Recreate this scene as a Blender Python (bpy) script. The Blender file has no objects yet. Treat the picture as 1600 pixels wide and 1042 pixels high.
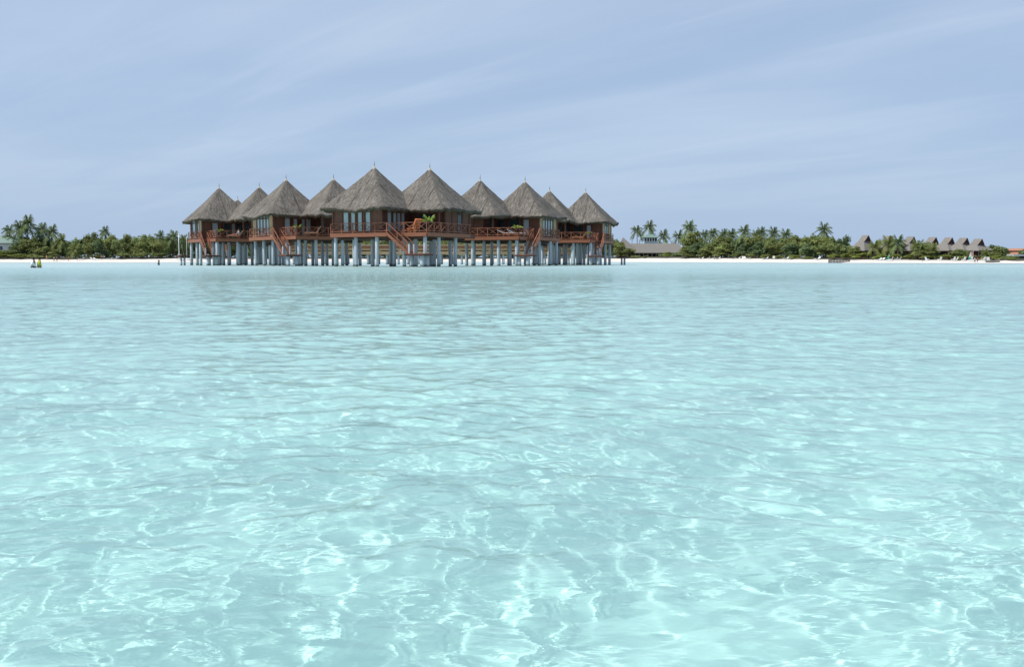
import bpy, math, random
import numpy as np
from mathutils import Vector, Matrix, Quaternion

S = bpy.context.scene
COL = S.collection
random.seed(11)
R = math.radians

# ------------------------------------------------------------------ camera, sky, sun, exposure
F = 1500.0          # focal length in pixels of the 1600 px wide photograph
CAMH = 0.55         # metres above the water
HORV = 407.5        # row of the horizon
cd = bpy.data.cameras.new('camera')
cam = bpy.data.objects.new('camera', cd)
COL.objects.link(cam)
S.camera = cam
cd.sensor_width = 36
cd.lens = 36 * F / 1600
cd.clip_start = 0.05
cd.clip_end = 20000
cam.location = (0, 0, CAMH)
cam.rotation_euler = (R(90) - math.atan((521 - HORV) / F), 0, 0)

SUN_AZ = R(-105)    # from +Y towards +X
SUN_EL = R(60)
world = bpy.data.worlds.new('World')
S.world = world
world.use_nodes = True
wn, wl = world.node_tree.nodes, world.node_tree.links
sky = wn.new('ShaderNodeTexSky')
sky.sky_type = 'NISHITA'
sky.sun_disc = False
sky.sun_elevation = SUN_EL
sky.sun_rotation = SUN_AZ
sky.dust_density = 0.6
sky.air_density = 1.0


def wmath(op, a, b=None, c=None):
    m = wn.new('ShaderNodeMath')
    m.operation = op
    for i, v in enumerate((a, b, c)):
        if v is None:
            continue
        if isinstance(v, (int, float)):
            m.inputs[i].default_value = v
        else:
            wl.new(v, m.inputs[i])
    return m.outputs[0]


tc = wn.new('ShaderNodeTexCoord')
sep = wn.new('ShaderNodeSeparateXYZ')
wl.new(tc.outputs['Generated'], sep.inputs[0])
zz = wmath('MAXIMUM', sep.outputs[2], 0.0)
den = wmath('ADD', zz, 0.10)
px_ = wmath('DIVIDE', sep.outputs[0], den)
py_ = wmath('DIVIDE', sep.outputs[1], den)
# cloud layer coordinates: along and across the streaks of high cirrus
al = wmath('SUBTRACT', wmath('MULTIPLY', px_, 0.74), wmath('MULTIPLY', py_, 0.67))
ac = wmath('ADD', wmath('MULTIPLY', px_, 0.67), wmath('MULTIPLY', py_, 0.74))


def wnoise(sa, sc, off, detail, rough, dist=0.0):
    cmb = wn.new('ShaderNodeCombineXYZ')
    wl.new(wmath('MULTIPLY', al, sa), cmb.inputs[0])
    wl.new(wmath('MULTIPLY_ADD', ac, sc, off), cmb.inputs[1])
    nz = wn.new('ShaderNodeTexNoise')
    nz.inputs['Scale'].default_value = 1.0
    nz.inputs['Detail'].default_value = detail
    nz.inputs['Roughness'].default_value = rough
    nz.inputs['Distortion'].default_value = dist
    wl.new(cmb.outputs[0], nz.inputs['Vector'])
    return nz.outputs[0]


def ramp01(v, lo, hi):
    m = wn.new('ShaderNodeMapRange')
    m.interpolation_type = 'SMOOTHSTEP'
    m.inputs[1].default_value = lo
    m.inputs[2].default_value = hi
    wl.new(v, m.inputs[0])
    return m.outputs[0]


broad = ramp01(wnoise(0.35, 0.55, 3.1, 4, 0.55, 0.4), 0.35, 0.72)
fine = ramp01(wnoise(0.5, 2.6, 8.3, 7, 0.62, 0.6), 0.42, 0.80)


def band(c0, w, amp):
    g = wmath('DIVIDE', wmath('SUBTRACT', wmath('MULTIPLY_ADD', wnoise(0.6, 0.6, 5.0, 3, 0.5), 0.35, ac), c0 + 0.17), w)
    return wmath('MULTIPLY', wmath('POWER', 2.718, wmath('MULTIPLY', wmath('MULTIPLY', g, g), -1.0)), amp)


streaks = wmath('ADD', wmath('ADD', band(2.45, 0.15, 0.36), band(3.02, 0.08, 0.20)), band(1.9, 0.3, 0.15))
streaks = wmath('MULTIPLY', streaks, wmath('MULTIPLY_ADD', fine, 0.8, 0.45))
cloud = wmath('ADD', wmath('ADD', wmath('MULTIPLY', broad, 0.52), wmath('MULTIPLY', fine, 0.22)), streaks)
# clouds thin out into the haze near the horizon
cloud = wmath('MINIMUM', wmath('MULTIPLY', cloud, ramp01(sep.outputs[2], 0.0, 0.12)), 1.0)
veil = wn.new('ShaderNodeMix')
veil.data_type = 'RGBA'
veil.inputs[6].default_value = (2.95, 3.95, 5.55, 1)     # thin humid veil
veil.inputs[7].default_value = (4.75, 5.5, 6.7, 1)     # lit cirrus
wl.new(cloud, veil.inputs[0])
vm = wn.new('ShaderNodeMix')
vm.data_type = 'RGBA'
fac = wn.new('ShaderNodeMapRange')
fac.inputs[1].default_value = 0.0
fac.inputs[2].default_value = 0.35
fac.inputs[3].default_value = 0.95
fac.inputs[4].default_value = 0.62
wl.new(sep.outputs[2], fac.inputs[0])
wl.new(fac.outputs[0], vm.inputs[0])
wl.new(sky.outputs[0], vm.inputs[6])
wl.new(veil.outputs[2], vm.inputs[7])
bg = wn['Background']
bg.inputs[1].default_value = 0.10
wl.new(vm.outputs[2], bg.inputs[0])

sd = bpy.data.lights.new('sun', 'SUN')
sd.energy = 4.0
sd.angle = R(0.7)
sd.color = (1.0, 0.965, 0.91)
sd.cycles.is_caustics_light = True
sun = bpy.data.objects.new('sun', sd)
COL.objects.link(sun)
sun.rotation_euler = Vector((math.cos(SUN_EL) * math.sin(SUN_AZ), math.cos(SUN_EL) * math.cos(SUN_AZ), math.sin(SUN_EL))).to_track_quat('Z', 'Y').to_euler()

vs = S.view_settings
vs.view_transform = 'Standard'
vs.look = 'None'
vs.exposure = 0.42
vs.gamma = 1.0
vs.use_curve_mapping = False
S.cycles.use_denoising = True
S.cycles.max_bounces = 8
S.cycles.transmission_bounces = 8
S.cycles.sample_clamp_indirect = 6


# ------------------------------------------------------------------ helpers
def X_at(u, y):
    return (u - 800.0) / F * y


def Z_at(v, y):
    return CAMH + (HORV - v) / F * y


MATS = {}


def mat(name, col, rough=0.8, var=0.0, scale=3.0, spec=0.3, stretch=(1, 1, 1), bump=0.0, rnd=0.0, col2=None, trans=0.0):
    if name in MATS:
        return MATS[name]
    m = bpy.data.materials.new(name)
    m.use_nodes = True
    n, l = m.node_tree.nodes, m.node_tree.links
    b = n['Principled BSDF']
    b.inputs['Roughness'].default_value = rough
    b.inputs['Specular IOR Level'].default_value = spec
    c1 = tuple(col) + (1,)
    b.inputs['Base Color'].default_value = c1
    if var or col2 or bump:
        t = n.new('ShaderNodeTexCoord')
        mp = n.new('ShaderNodeMapping')
        mp.inputs['Scale'].default_value = stretch
        l.new(t.outputs['Object'], mp.inputs[0])
        nz = n.new('ShaderNodeTexNoise')
        nz.inputs['Scale'].default_value = scale
        nz.inputs['Detail'].default_value = 5
        nz.inputs['Roughness'].default_value = 0.65
        l.new(mp.outputs[0], nz.inputs['Vector'])
        mx = n.new('ShaderNodeMix')
        mx.data_type = 'RGBA'
        mx.inputs[6].default_value = tuple(c * (1 - var) for c in col) + (1,)
        mx.inputs[7].default_value = (tuple(col2) if col2 else tuple(min(1, c * (1 + var)) for c in col)) + (1,)
        mr = n.new('ShaderNodeMapRange')
        mr.inputs[1].default_value = 0.3
        mr.inputs[2].default_value = 0.7
        l.new(nz.outputs[0], mr.inputs[0])
        l.new(mr.outputs[0], mx.inputs[0])
        outc = mx.outputs[2]
        if rnd:
            oi = n.new('ShaderNodeObjectInfo')
            hv = n.new('ShaderNodeHueSaturation')
            m2 = n.new('ShaderNodeMapRange')
            m2.inputs[3].default_value = 1 - rnd
            m2.inputs[4].default_value = 1 + rnd
            l.new(oi.outputs['Random'], m2.inputs[0])
            l.new(m2.outputs[0], hv.inputs['Value'])
            l.new(outc, hv.inputs['Color'])
            outc = hv.outputs[0]
        l.new(outc, b.inputs['Base Color'])
        if bump:
            bp = n.new('ShaderNodeBump')
            bp.inputs['Strength'].default_value = bump
            bp.inputs['Distance'].default_value = 0.05
            l.new(nz.outputs[0], bp.inputs['Height'])
            l.new(bp.outputs[0], b.inputs['Normal'])
    if trans:
        tr = n.new('ShaderNodeBsdfTranslucent')
        ms = n.new('ShaderNodeMixShader')
        ms.inputs[0].default_value = trans
        src = b.inputs['Base Color'].links[0].from_socket if b.inputs['Base Color'].links else None
        if src:
            l.new(src, tr.inputs[0])
        else:
            tr.inputs[0].default_value = c1
        o = n['Material Output']
        l.new(b.outputs[0], ms.inputs[1])
        l.new(tr.outputs[0], ms.inputs[2])
        l.new(ms.outputs[0], o.inputs[0])
    MATS[name] = m
    return m


def tag(o, label=None, cat=None, group=None, kind=None):
    if label:
        o['label'] = label
    if cat:
        o['category'] = cat
    if group:
        o['group'] = group
    if kind:
        o['kind'] = kind
    return o


def empty(name, loc, rz=0.0, label=None, cat=None, group=None):
    o = bpy.data.objects.new(name, None)
    COL.objects.link(o)
    o.location = loc
    o.rotation_euler = (0, 0, rz)
    return tag(o, label, cat, group)


def link(name, me, parent=None, m=None):
    o = bpy.data.objects.new(name, me)
    COL.objects.link(o)
    if parent is not None:
        o.parent = parent
    if m is not None and not me.materials:
        me.materials.append(m)
    return o


class MB:
    def __init__(s):
        s.v, s.f, s.mi = [], [], []

    def add(s, vs_, fs, mi=0):
        b = len(s.v)
        s.v += [tuple(p) for p in vs_]
        s.f += [tuple(b + i for i in f) for f in fs]
        s.mi += [mi] * len(fs)
        return s

    def box(s, x0, x1, y0, y1, z0, z1, mi=0):
        return s.add([(x0, y0, z0), (x1, y0, z0), (x1, y1, z0), (x0, y1, z0), (x0, y0, z1), (x1, y0, z1), (x1, y1, z1), (x0, y1, z1)],
                     [(0, 3, 2, 1), (4, 5, 6, 7), (0, 1, 5, 4), (1, 2, 6, 5), (2, 3, 7, 6), (3, 0, 4, 7)], mi)

    def bar(s, p0, p1, w, h, mi=0):
        p0, p1 = Vector(p0), Vector(p1)
        d = (p1 - p0).normalized()
        up = Vector((0, 0, 1)) if abs(d.z) < 0.95 else Vector((0, 1, 0))
        a = d.cross(up).normalized() * (w / 2)
        b = a.cross(d).normalized() * (h / 2)
        vs_ = [p0 - a - b, p0 + a - b, p0 + a + b, p0 - a + b, p1 - a - b, p1 + a - b, p1 + a + b, p1 - a + b]
        return s.add(vs_, [(0, 1, 2, 3), (7, 6, 5, 4), (0, 4, 5, 1), (1, 5, 6, 2), (2, 6, 7, 3), (3, 7, 4, 0)], mi)

    def tube(s, pts, rs, n=8, mi=0, caps=True):
        rings = []
        for i, p in enumerate(pts):
            p = Vector(p)
            q = Vector(pts[min(i + 1, len(pts) - 1)]) - Vector(pts[max(i - 1, 0)])
            q.normalize()
            up = Vector((0, 0, 1)) if abs(q.z) < 0.9 else Vector((1, 0, 0))
            a = q.cross(up).normalized()
            b = q.cross(a)
            rings.append([p + (a * math.cos(t) + b * math.sin(t)) * rs[i] for t in [2 * math.pi * k / n for k in range(n)]])
        vs_ = [p for r in rings for p in r]
        fs = []
        for i in range(len(rings) - 1):
            for k in range(n):
                k2 = (k + 1) % n
                fs.append((i * n + k, i * n + k2, (i + 1) * n + k2, (i + 1) * n + k))
        if caps:
            fs.append(tuple(range(n - 1, -1, -1)))
            fs.append(tuple((len(rings) - 1) * n + k for k in range(n)))
        return s.add(vs_, fs, mi)

    def prism(s, poly, z0, z1, mi=0):
        n = len(poly)
        vs_ = [(x, y, z0) for x, y in poly] + [(x, y, z1) for x, y in poly]
        fs = [tuple(range(n - 1, -1, -1)), tuple(range(n, 2 * n))] + [(k, (k + 1) % n, n + (k + 1) % n, n + k) for k in range(n)]
        return s.add(vs_, fs, mi)

    def mesh(s, name, mats=(), smooth=False):
        me = bpy.data.meshes.new(name)
        me.from_pydata(s.v, [], s.f)
        for m in mats:
            me.materials.append(m)
        if len(mats) > 1:
            me.polygons.foreach_set('material_index', s.mi)
        if smooth:
            me.polygons.foreach_set('use_smooth', [True] * len(me.polygons))
        me.update()
        return me

    def build(s, name, m, parent=None, smooth=False):
        ms = m if isinstance(m, (list, tuple)) else [m]
        return link(name, s.mesh(name, ms, smooth), parent)


UNIT = {}


def unit_box(m):
    if m.name not in UNIT:
        UNIT[m.name] = MB().box(-.5, .5, -.5, .5, -.5, .5).mesh('bar', [m])
    return UNIT[m.name]


def bar_obj(name, p0, p1, w, h, m, parent):
    """one straight piece as an object that shares its mesh with every alike piece"""
    p0, p1 = Vector(p0), Vector(p1)
    d = p1 - p0
    L = d.length
    d.normalize()
    up = Vector((0, 0, 1)) if abs(d.z) < 0.95 else Vector((0, 1, 0))
    a = d.cross(up).normalized()
    b = a.cross(d).normalized()
    o = link(name, unit_box(m), parent)
    rot = Matrix((d, a, b)).transposed()
    o.location = (p0 + p1) / 2
    o.rotation_mode = 'QUATERNION'
    o.rotation_quaternion = rot.to_quaternion()
    o.scale = (L, w, h)
    return o


def cyl_mesh(key, r0, r1, n, m):
    if key not in UNIT:
        UNIT[key] = MB().tube([(0, 0, 0), (0, 0, 1)], [r0, r1], n).mesh(key, [m], True)
        me = UNIT[key]
        for p in me.polygons[-2:]:
            p.use_smooth = False
    return UNIT[key]


# ------------------------------------------------------------------ materials
def uv_thatch():
    m = bpy.data.materials.new('thatch')
    m.use_nodes = True
    n, l = m.node_tree.nodes, m.node_tree.links
    b = n['Principled BSDF']
    b.inputs['Roughness'].default_value = 0.95
    b.inputs['Specular IOR Level'].default_value = 0.15
    uv = n.new('ShaderNodeUVMap')
    uv.uv_map = 'UVMap'

    def nz(sx, sy, det, sc=1.0):
        mp = n.new('ShaderNodeMapping')
        mp.inputs['Scale'].default_value = (sx, sy, 1)
        l.new(uv.outputs[0], mp.inputs[0])
        t = n.new('ShaderNodeTexNoise')
        t.inputs['Scale'].default_value = sc
        t.inputs['Detail'].default_value = det
        t.inputs['Roughness'].default_value = 0.7
        l.new(mp.outputs[0], t.inputs['Vector'])
        return t.outputs[0]

    def mr(v, a, bb, c, d):
        t = n.new('ShaderNodeMapRange')
        for i, x in enumerate((a, bb, c, d)):
            t.inputs[i + 1].default_value = x
        l.new(v, t.inputs[0])
        return t.outputs[0]

    def mth(op, a, bb):
        t = n.new('ShaderNodeMath')
        t.operation = op
        for i, x in enumerate((a, bb)):
            if isinstance(x, (int, float)):
                t.inputs[i].default_value = x
            else:
                l.new(x, t.inputs[i])
        return t.outputs[0]
    straw = nz(6.0, 1.1, 6)
    speck = nz(6.0, 4.0, 4)
    patch = nz(0.55, 0.45, 4)
    # seams where the thatch bundles meet, running down the slope
    sx = n.new('ShaderNodeSeparateXYZ')
    l.new(uv.outputs[0], sx.inputs[0])
    seam = mth('ABSOLUTE', mth('SUBTRACT', mth('FRACT', mth('ADD', mth('MULTIPLY', sx.outputs[0], 0.62), mth('MULTIPLY', nz(0.7, 0.5, 2), 0.22)), 0.0), 0.5), 0.0)
    seamf = mr(seam, 0.0, 0.09, 1.0, 0.0)
    seamf = mth('MULTIPLY', seamf, mr(nz(0.5, 0.25, 2), 0.4, 0.6, 0.0, 0.75))
    cr = n.new('ShaderNodeValToRGB')
    e = cr.color_ramp.elements
    e[0].position = 0.37
    e[0].color = (0.06, 0.052, 0.043, 1)
    e[1].position = 0.65
    e[1].color = (0.27, 0.245, 0.213, 1)
    em = cr.color_ramp.elements.new(0.5)
    em.color = (0.125, 0.112, 0.097, 1)
    v = mth('ADD', mth('ADD', mth('MULTIPLY', straw, 0.5), mth('MULTIPLY', speck, 0.32)), mth('MULTIPLY', patch, 0.18))
    v = mth('SUBTRACT', v, mth('MULTIPLY', seamf, 0.17))
    l.new(v, cr.inputs[0])
    l.new(cr.outputs[0], b.inputs['Base Color'])
    bp = n.new('ShaderNodeBump')
    bp.inputs['Strength'].default_value = 0.9
    bp.inputs['Distance'].default_value = 0.10
    l.new(v, bp.inputs['Height'])
    l.new(bp.outputs[0], b.inputs['Normal'])
    return m


M_THATCH = uv_thatch()
M_UNDER = mat('thatch_underside', (0.075, 0.058, 0.042), 0.95, 0.25, 4)  # brown underside thatch, eave shade put into its colour against the water bounce
M_CAP = mat('thatch_cap', (0.33, 0.29, 0.22), 0.95, 0.3, 5)
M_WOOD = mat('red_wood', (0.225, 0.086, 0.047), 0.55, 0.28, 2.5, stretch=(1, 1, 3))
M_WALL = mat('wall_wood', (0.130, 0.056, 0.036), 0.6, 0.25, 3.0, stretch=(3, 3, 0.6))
M_DARKWOOD = mat('dark_wood', (0.085, 0.034, 0.024), 0.65, 0.25, 3.0)
M_BEAM = mat('beam_wood', (0.075, 0.045, 0.032), 0.7, 0.3, 2.0)
M_PALE = mat('woven_panel', (0.43, 0.30, 0.18), 0.8, 0.18, 9.0)
M_PILE = mat('pile_paint', (0.40, 0.44, 0.48), 0.55, 0.22, 1.4, stretch=(1, 1, .5))
def weed_band():
    n, l = M_PILE.node_tree.nodes, M_PILE.node_tree.links
    b = n['Principled BSDF']
    src = b.inputs['Base Color'].links[0].from_socket
    ge = n.new('ShaderNodeNewGeometry')
    sx = n.new('ShaderNodeSeparateXYZ')
    l.new(ge.outputs['Position'], sx.inputs[0])
    nz = n.new('ShaderNodeTexNoise')
    nz.inputs['Scale'].default_value = 2.3
    l.new(ge.outputs['Position'], nz.inputs['Vector'])
    ad = n.new('ShaderNodeMath')
    ad.operation = 'MULTIPLY_ADD'
    ad.inputs[1].default_value = 0.5
    l.new(nz.outputs[0], ad.inputs[0])
    l.new(sx.outputs[2], ad.inputs[2])
    mr = n.new('ShaderNodeMapRange')
    mr.inputs[1].default_value = 0.34
    mr.inputs[2].default_value = 0.52
    mr.inputs[3].default_value = 0.85
    mr.inputs[4].default_value = 0.0
    l.new(ad.outputs[0], mr.inputs[0])
    mx = n.new('ShaderNodeMix')
    mx.data_type = 'RGBA'
    mx.inputs[7].default_value = (0.055, 0.07, 0.05, 1)
    l.new(mr.outputs[0], mx.inputs[0])
    l.new(src, mx.inputs[6])
    l.new(mx.outputs[2], b.inputs['Base Color'])


weed_band()
M_CURT = mat('curtain_glass', (0.34, 0.44, 0.47), 0.25, 0.22, 7, spec=0.6, stretch=(4, 4, .3))
M_GLASS = mat('dark_glass', (0.025, 0.045, 0.05), 0.12, spec=0.6)
M_SPIKE = mat('finial', (0.12, 0.11, 0.10), 0.5)
M_WHITE = mat('white_paint', (0.78, 0.78, 0.76), 0.5)
M_CUSH = mat('cream_cushion', (0.66, 0.56, 0.42), 0.9, 0.1, 6)
M_TEAK = mat('teak', (0.42, 0.20, 0.09), 0.6, 0.2, 5)
M_ORANGE = mat('orange_cloth', (0.50, 0.15, 0.06), 0.9, 0.15, 4)
M_POT = mat('clay_pot', (0.25, 0.12, 0.07), 0.8, 0.2, 6)
M_LEAFL = mat('bright_leaf', (0.17, 0.25, 0.035), 0.5, 0.35, 3, trans=0.25)
M_SAND = mat('beach_sand', (0.54, 0.51, 0.46), 0.95, 0.06, 0.35)


# ------------------------------------------------------------------ water
def make_water():
    NC = 850
    us = np.linspace(-1, 1, NC)
    ys = [-1.6]
    while ys[-1] < 26:
        ys.append(ys[-1] + 0.0020 * (2.8 + max(ys[-1], 0)))
    g = ys[-1] - ys[-2]
    while ys[-1] < 90:
        g *= 1.03
        ys.append(ys[-1] + min(g, 0.6))
    while ys[-1] < 640:
        g *= 1.05
        ys.append(ys[-1] + min(g, 8))
    ys = np.array(ys)
    NR = len(ys)
    hw = 2.4 + 0.70 * np.maximum(ys, 0)
    X = us[None, :] * hw[:, None]
    Y = np.repeat(ys[:, None], NC, 1)
    sp = np.maximum(2 * hw / NC, np.gradient(ys))
    rng = np.random.default_rng(WSEED)
    Z = np.zeros_like(X)
    # slow warp of the domain so that crests bend and patches differ
    WX = X + 0.10 * np.sin(1.9 * Y + 0.7 * X) + 0.05 * np.sin(4.3 * X - 2.9 * Y + 1)
    WY = Y + 0.10 * np.sin(2.2 * X - 0.9 * Y + 2) + 0.04 * np.sin(5.1 * Y + 3.3 * X)
    gust = 1 + 0.15 * np.sin(0.9 * X + 0.35 * Y + 1.0) * np.sin(0.55 * Y - 0.4 * X) + 0.2 * np.sin(2.1 * X - 1.3 * Y)
    NW = 125
    for i in range(NW):
        lam = 0.045 * (2.2 / 0.045) ** ((i + rng.random()) / NW)
        th = rng.normal(R(-82), 0.62 if lam > 0.3 else 0.95)
        k = 2 * math.pi / lam
        sl = 0.0162 * WAVE * min(1.0, (lam / 0.07) ** 0.5) * min(1.0, (0.25 / lam) ** 1.05)
        a = sl / k * rng.uniform(.5, 1.5)
        f = np.clip((lam / sp - 3.2) / 3.0, 0, 1)
        n = int((f > 0).sum())
        if n == 0:
            continue
        ph = k * (math.cos(th) * WX[:n] + math.sin(th) * WY[:n]) + rng.random() * 6.283
        Z[:n] += (f[:n, None] * a) * np.sin(ph) * (gust[:n] if lam < 0.5 else 1.0)
    Z *= np.clip((1 - np.abs(us)) / 0.04, 0, 1)[None, :] * np.clip((560 - Y) / 200, 0, 1) * np.clip((Y + 1.6) / .3, 0, 1)
    co = np.stack([X, Y, Z], -1).reshape(-1, 3)
    idx = np.arange(NR * NC).reshape(NR, NC)
    q = np.stack([idx[:-1, :-1], idx[:-1, 1:], idx[1:, 1:], idx[1:, :-1]], -1).reshape(-1, 4)
    # flat water all round the rippled fan
    nb = len(co)
    BX = 1500.0
    side = []
    sv = []
    for sgn, colm in ((-1, 0), (1, NC - 1)):
        base = nb + len(sv)
        sv += [(sgn * BX, y, 0.0) for y in ys]
        for r in range(NR - 1):
            a, b_ = int(idx[r, colm]), int(idx[r + 1, colm])
            c, d = base + r + 1, base + r
            side.append((d, c, b_, a) if sgn > 0 else (a, b_, c, d))
    base = nb + len(sv)
    sv += [(-BX, -400, 0.0), (-hw[0], -400, 0.0), (hw[0], -400, 0.0), (BX, -400, 0.0)]
    l0, r0 = nb, nb + NR
    side += [(base, base + 1, int(idx[0, 0]), l0), (base + 2, base + 3, r0, int(idx[0, -1]))]
    # the strip behind joins row 0 as a fan of triangles
    tris = [(base + 1, int(idx[0, c + 1]), int(idx[0, c])) for c in range(NC - 1)] + [(base + 1, base + 2, int(idx[0, -1]))]
    co = np.concatenate([co, np.array(sv)])
    q = np.concatenate([q, np.array(side)])
    tris = np.array(tris)
    lv = np.concatenate([q.ravel(), tris.ravel()]).astype(np.int32)
    starts = np.concatenate([np.arange(0, q.size, 4), q.size + np.arange(0, tris.size, 3)]).astype(np.int32)
    me = bpy.data.meshes.new('water')
    me.vertices.add(len(co))
    me.vertices.foreach_set('co', co.astype(np.float32).ravel())
    me.loops.add(len(lv))
    me.loops.foreach_set('vertex_index', lv)
    me.polygons.add(len(starts))
    me.polygons.foreach_set('loop_start', starts)
    me.update(calc_edges=True)
    me.polygons.foreach_set('use_smooth', np.ones(len(starts), bool))
    o = link('water', me)
    o['kind'] = 'structure'
    o.cycles.is_caustics_caster = True
    m = bpy.data.materials.new('sea_water')
    m.use_nodes = True
    nt = m.node_tree
    n, l = nt.nodes, nt.links
    n.clear()
    out = n.new('ShaderNodeOutputMaterial')
    rf = n.new('ShaderNodeBsdfRefraction')
    rf.inputs['Color'].default_value = WTINT
    rf.inputs['IOR'].default_value = 1.333
    rf.inputs['Roughness'].default_value = 0.0
    gl = n.new('ShaderNodeBsdfGlossy')
    gl.inputs['Roughness'].default_value = 0.04
    fr = n.new('ShaderNodeFresnel')
    GLR = gl.inputs['Roughness']
    fr.inputs[0].default_value = 1.333
    mx = n.new('ShaderNodeMixShader')
    # ripples too small or too far for the mesh
    tc_ = n.new('ShaderNodeTexCoord')
    sp_ = n.new('ShaderNodeSeparateXYZ')
    l.new(tc_.outputs['Object'], sp_.inputs[0])

    def nz(sx, sy, det, dist=0.0):
        mp = n.new('ShaderNodeMapping')
        mp.inputs['Scale'].default_value = (sx, sy, 1)
        mp.inputs['Rotation'].default_value = (0, 0, R(9))
        l.new(tc_.outputs['Object'], mp.inputs[0])
        t = n.new('ShaderNodeTexNoise')
        t.inputs['Scale'].default_value = 1
        t.inputs['Detail'].default_value = det
        t.inputs['Distortion'].default_value = dist
        l.new(mp.outputs[0], t.inputs['Vector'])
        return t.outputs[0]

    def farness(a, b_, c, d):
        t = n.new('ShaderNodeMapRange')
        for i, x in enumerate((a, b_, c, d)):
            t.inputs[i + 1].default_value = x
        l.new(sp_.outputs[1], t.inputs[0])
        return t.outputs[0]

    def bump(h, strength, dist, prev=None):
        t = n.new('ShaderNodeBump')
        t.inputs['Distance'].default_value = dist
        if 'Filter Width' in t.inputs:
            t.inputs['Filter Width'].default_value = 0.02
        if isinstance(strength, float):
            t.inputs['Strength'].default_value = strength
        else:
            l.new(strength, t.inputs['Strength'])
        l.new(h, t.inputs['Height'])
        if prev is not None:
            l.new(prev, t.inputs['Normal'])
        return t.outputs[0]
    b1 = bump(nz(17, 34, 3, 0.6), farness(2, 14, 0.22, 0.7), 0.006)
    b2 = bump(nz(2.6, 6.5, 3, 0.4), farness(12, 45, 0.0, 0.7), 0.035, b1)
    b3 = bump(nz(0.45, 1.5, 3, 0.3), farness(18, 50, 0.0, 0.8), 0.15, b2)
    l.new(farness(15, 90, 0.035, 0.38), GLR)
    for s in (rf, gl, fr):
        l.new(b3, s.inputs['Normal'])
    # milky diffuse share added to fill dark patches, standing in for scattered light
    df = n.new('ShaderNodeBsdfDiffuse')
    df.inputs['Color'].default_value = (0.43, 0.77, 0.74, 1)
    mk = n.new('ShaderNodeMixShader')
    mk.inputs[0].default_value = MILK_FILL
    l.new(rf.outputs[0], mk.inputs[1])
    l.new(df.outputs[0], mk.inputs[2])
    l.new(fr.outputs[0], mx.inputs[0])
    l.new(mk.outputs[0], mx.inputs[1])
    l.new(gl.outputs[0], mx.inputs[2])
    l.new(mx.outputs[0], out.inputs[0])
    me.materials.append(m)


WAVE = 1.0
MILK_FILL = 0.25
WSEED = 44
WTINT = (0.783, 0.976, 0.956, 1)
make_water()

# ------------------------------------------------------------------ sea bed, beach, land
SU = [-900, 0, 200, 285, 450, 800, 960, 1000, 1250, 1330, 1450, 1600, 2600]
SDIST = [300, 292, 292, 300, 345, 400, 395, 385, 262, 240, 217, 200, 170]
CV = [404.8, 404.8, 405.3, 404.3, 404.8, 404.6, 403.6, 403.4, 404.8, 406.0, 406.7, 407.3, 407.6]


def shoreD(u):
    return float(np.interp(u, SU, SDIST))


def crestZ(u):
    return Z_at(float(np.interp(u, SU, CV)), shoreD(u) + 16)


def ground(u, y):
    d = shoreD(u)
    t = min(1, max(0, (y - d) / 16))
    return crestZ(u) * (t ** 0.8)


def make_ground():
    rng = np.random.default_rng(3)
    # sea bed: gently rippled white sand
    n = 90
    xs = np.concatenate([np.linspace(-1500, -30, 20), np.linspace(-28, 28, 57), np.linspace(30, 1500, 20)])
    yy = np.concatenate([np.linspace(-400, -4, 8), np.linspace(-3, 45, 49), np.linspace(50, 700, 40)])
    XX, YY = np.meshgrid(xs, yy)
    ZZ = -0.52 - 0.50 * np.clip((YY - 3) / 40, 0, 1) + 0.035 * np.sin(0.8 * XX + 0.5 * YY) + 0.03 * np.sin(1.3 * YY - 0.6 * XX + 1)
    me = bpy.data.meshes.new('sea_bed')
    idx = np.arange(XX.size).reshape(XX.shape)
    q = np.stack([idx[:-1, :-1], idx[:-1, 1:], idx[1:, 1:], idx[1:, :-1]], -1).reshape(-1, 4)
    me.from_pydata(np.stack([XX, YY, ZZ], -1).reshape(-1, 3).tolist(), [], q.tolist())
    me.polygons.foreach_set('use_smooth', [True] * len(me.polygons))
    o = link('sea_bed', me, None, mat('sea_bed_sand', SANDC, 1.0, 0.05, 0.5, spec=0.0))
    o['kind'] = 'structure'
    o.cycles.is_caustics_receiver = True
    # beach and the land behind it
    vs_, fs = [], []
    ulist = list(np.arange(-900, 2601, 12.0))
    offs = [(-60, -1.15), (-25, -0.55), (-6, -0.16), (0, 0.0), (2, None), (5, None), (9, None), (13, None), (16, None), (24, None), (60, None), (420, None)]
    for u in ulist:
        d = shoreD(u) + 1.2 * math.sin(u * 0.021) + 0.7 * math.sin(u * 0.063 + 1)
        for off, z in offs:
            y = d + off
            if z is None:
                z = crestZ(u) * min(1, off / 16) ** 0.8 + (0.06 * math.sin(u * .11 + off) if off > 1 else 0)
                if off > 20:
                    z += 0.2
            vs_.append((X_at(u, y), y, z))
    nr = len(offs)
    for i in range(len(ulist) - 1):
        for j in range(nr - 1):
            a = i * nr + j
            fs.append((a, a + nr, a + nr + 1, a + 1))
    me = bpy.data.meshes.new('beach')
    me.from_pydata(vs_, [], fs)
    me.polygons.foreach_set('use_smooth', [True] * len(fs))
    o = link('beach', me, None, M_SAND)
    o['kind'] = 'structure'


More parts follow.
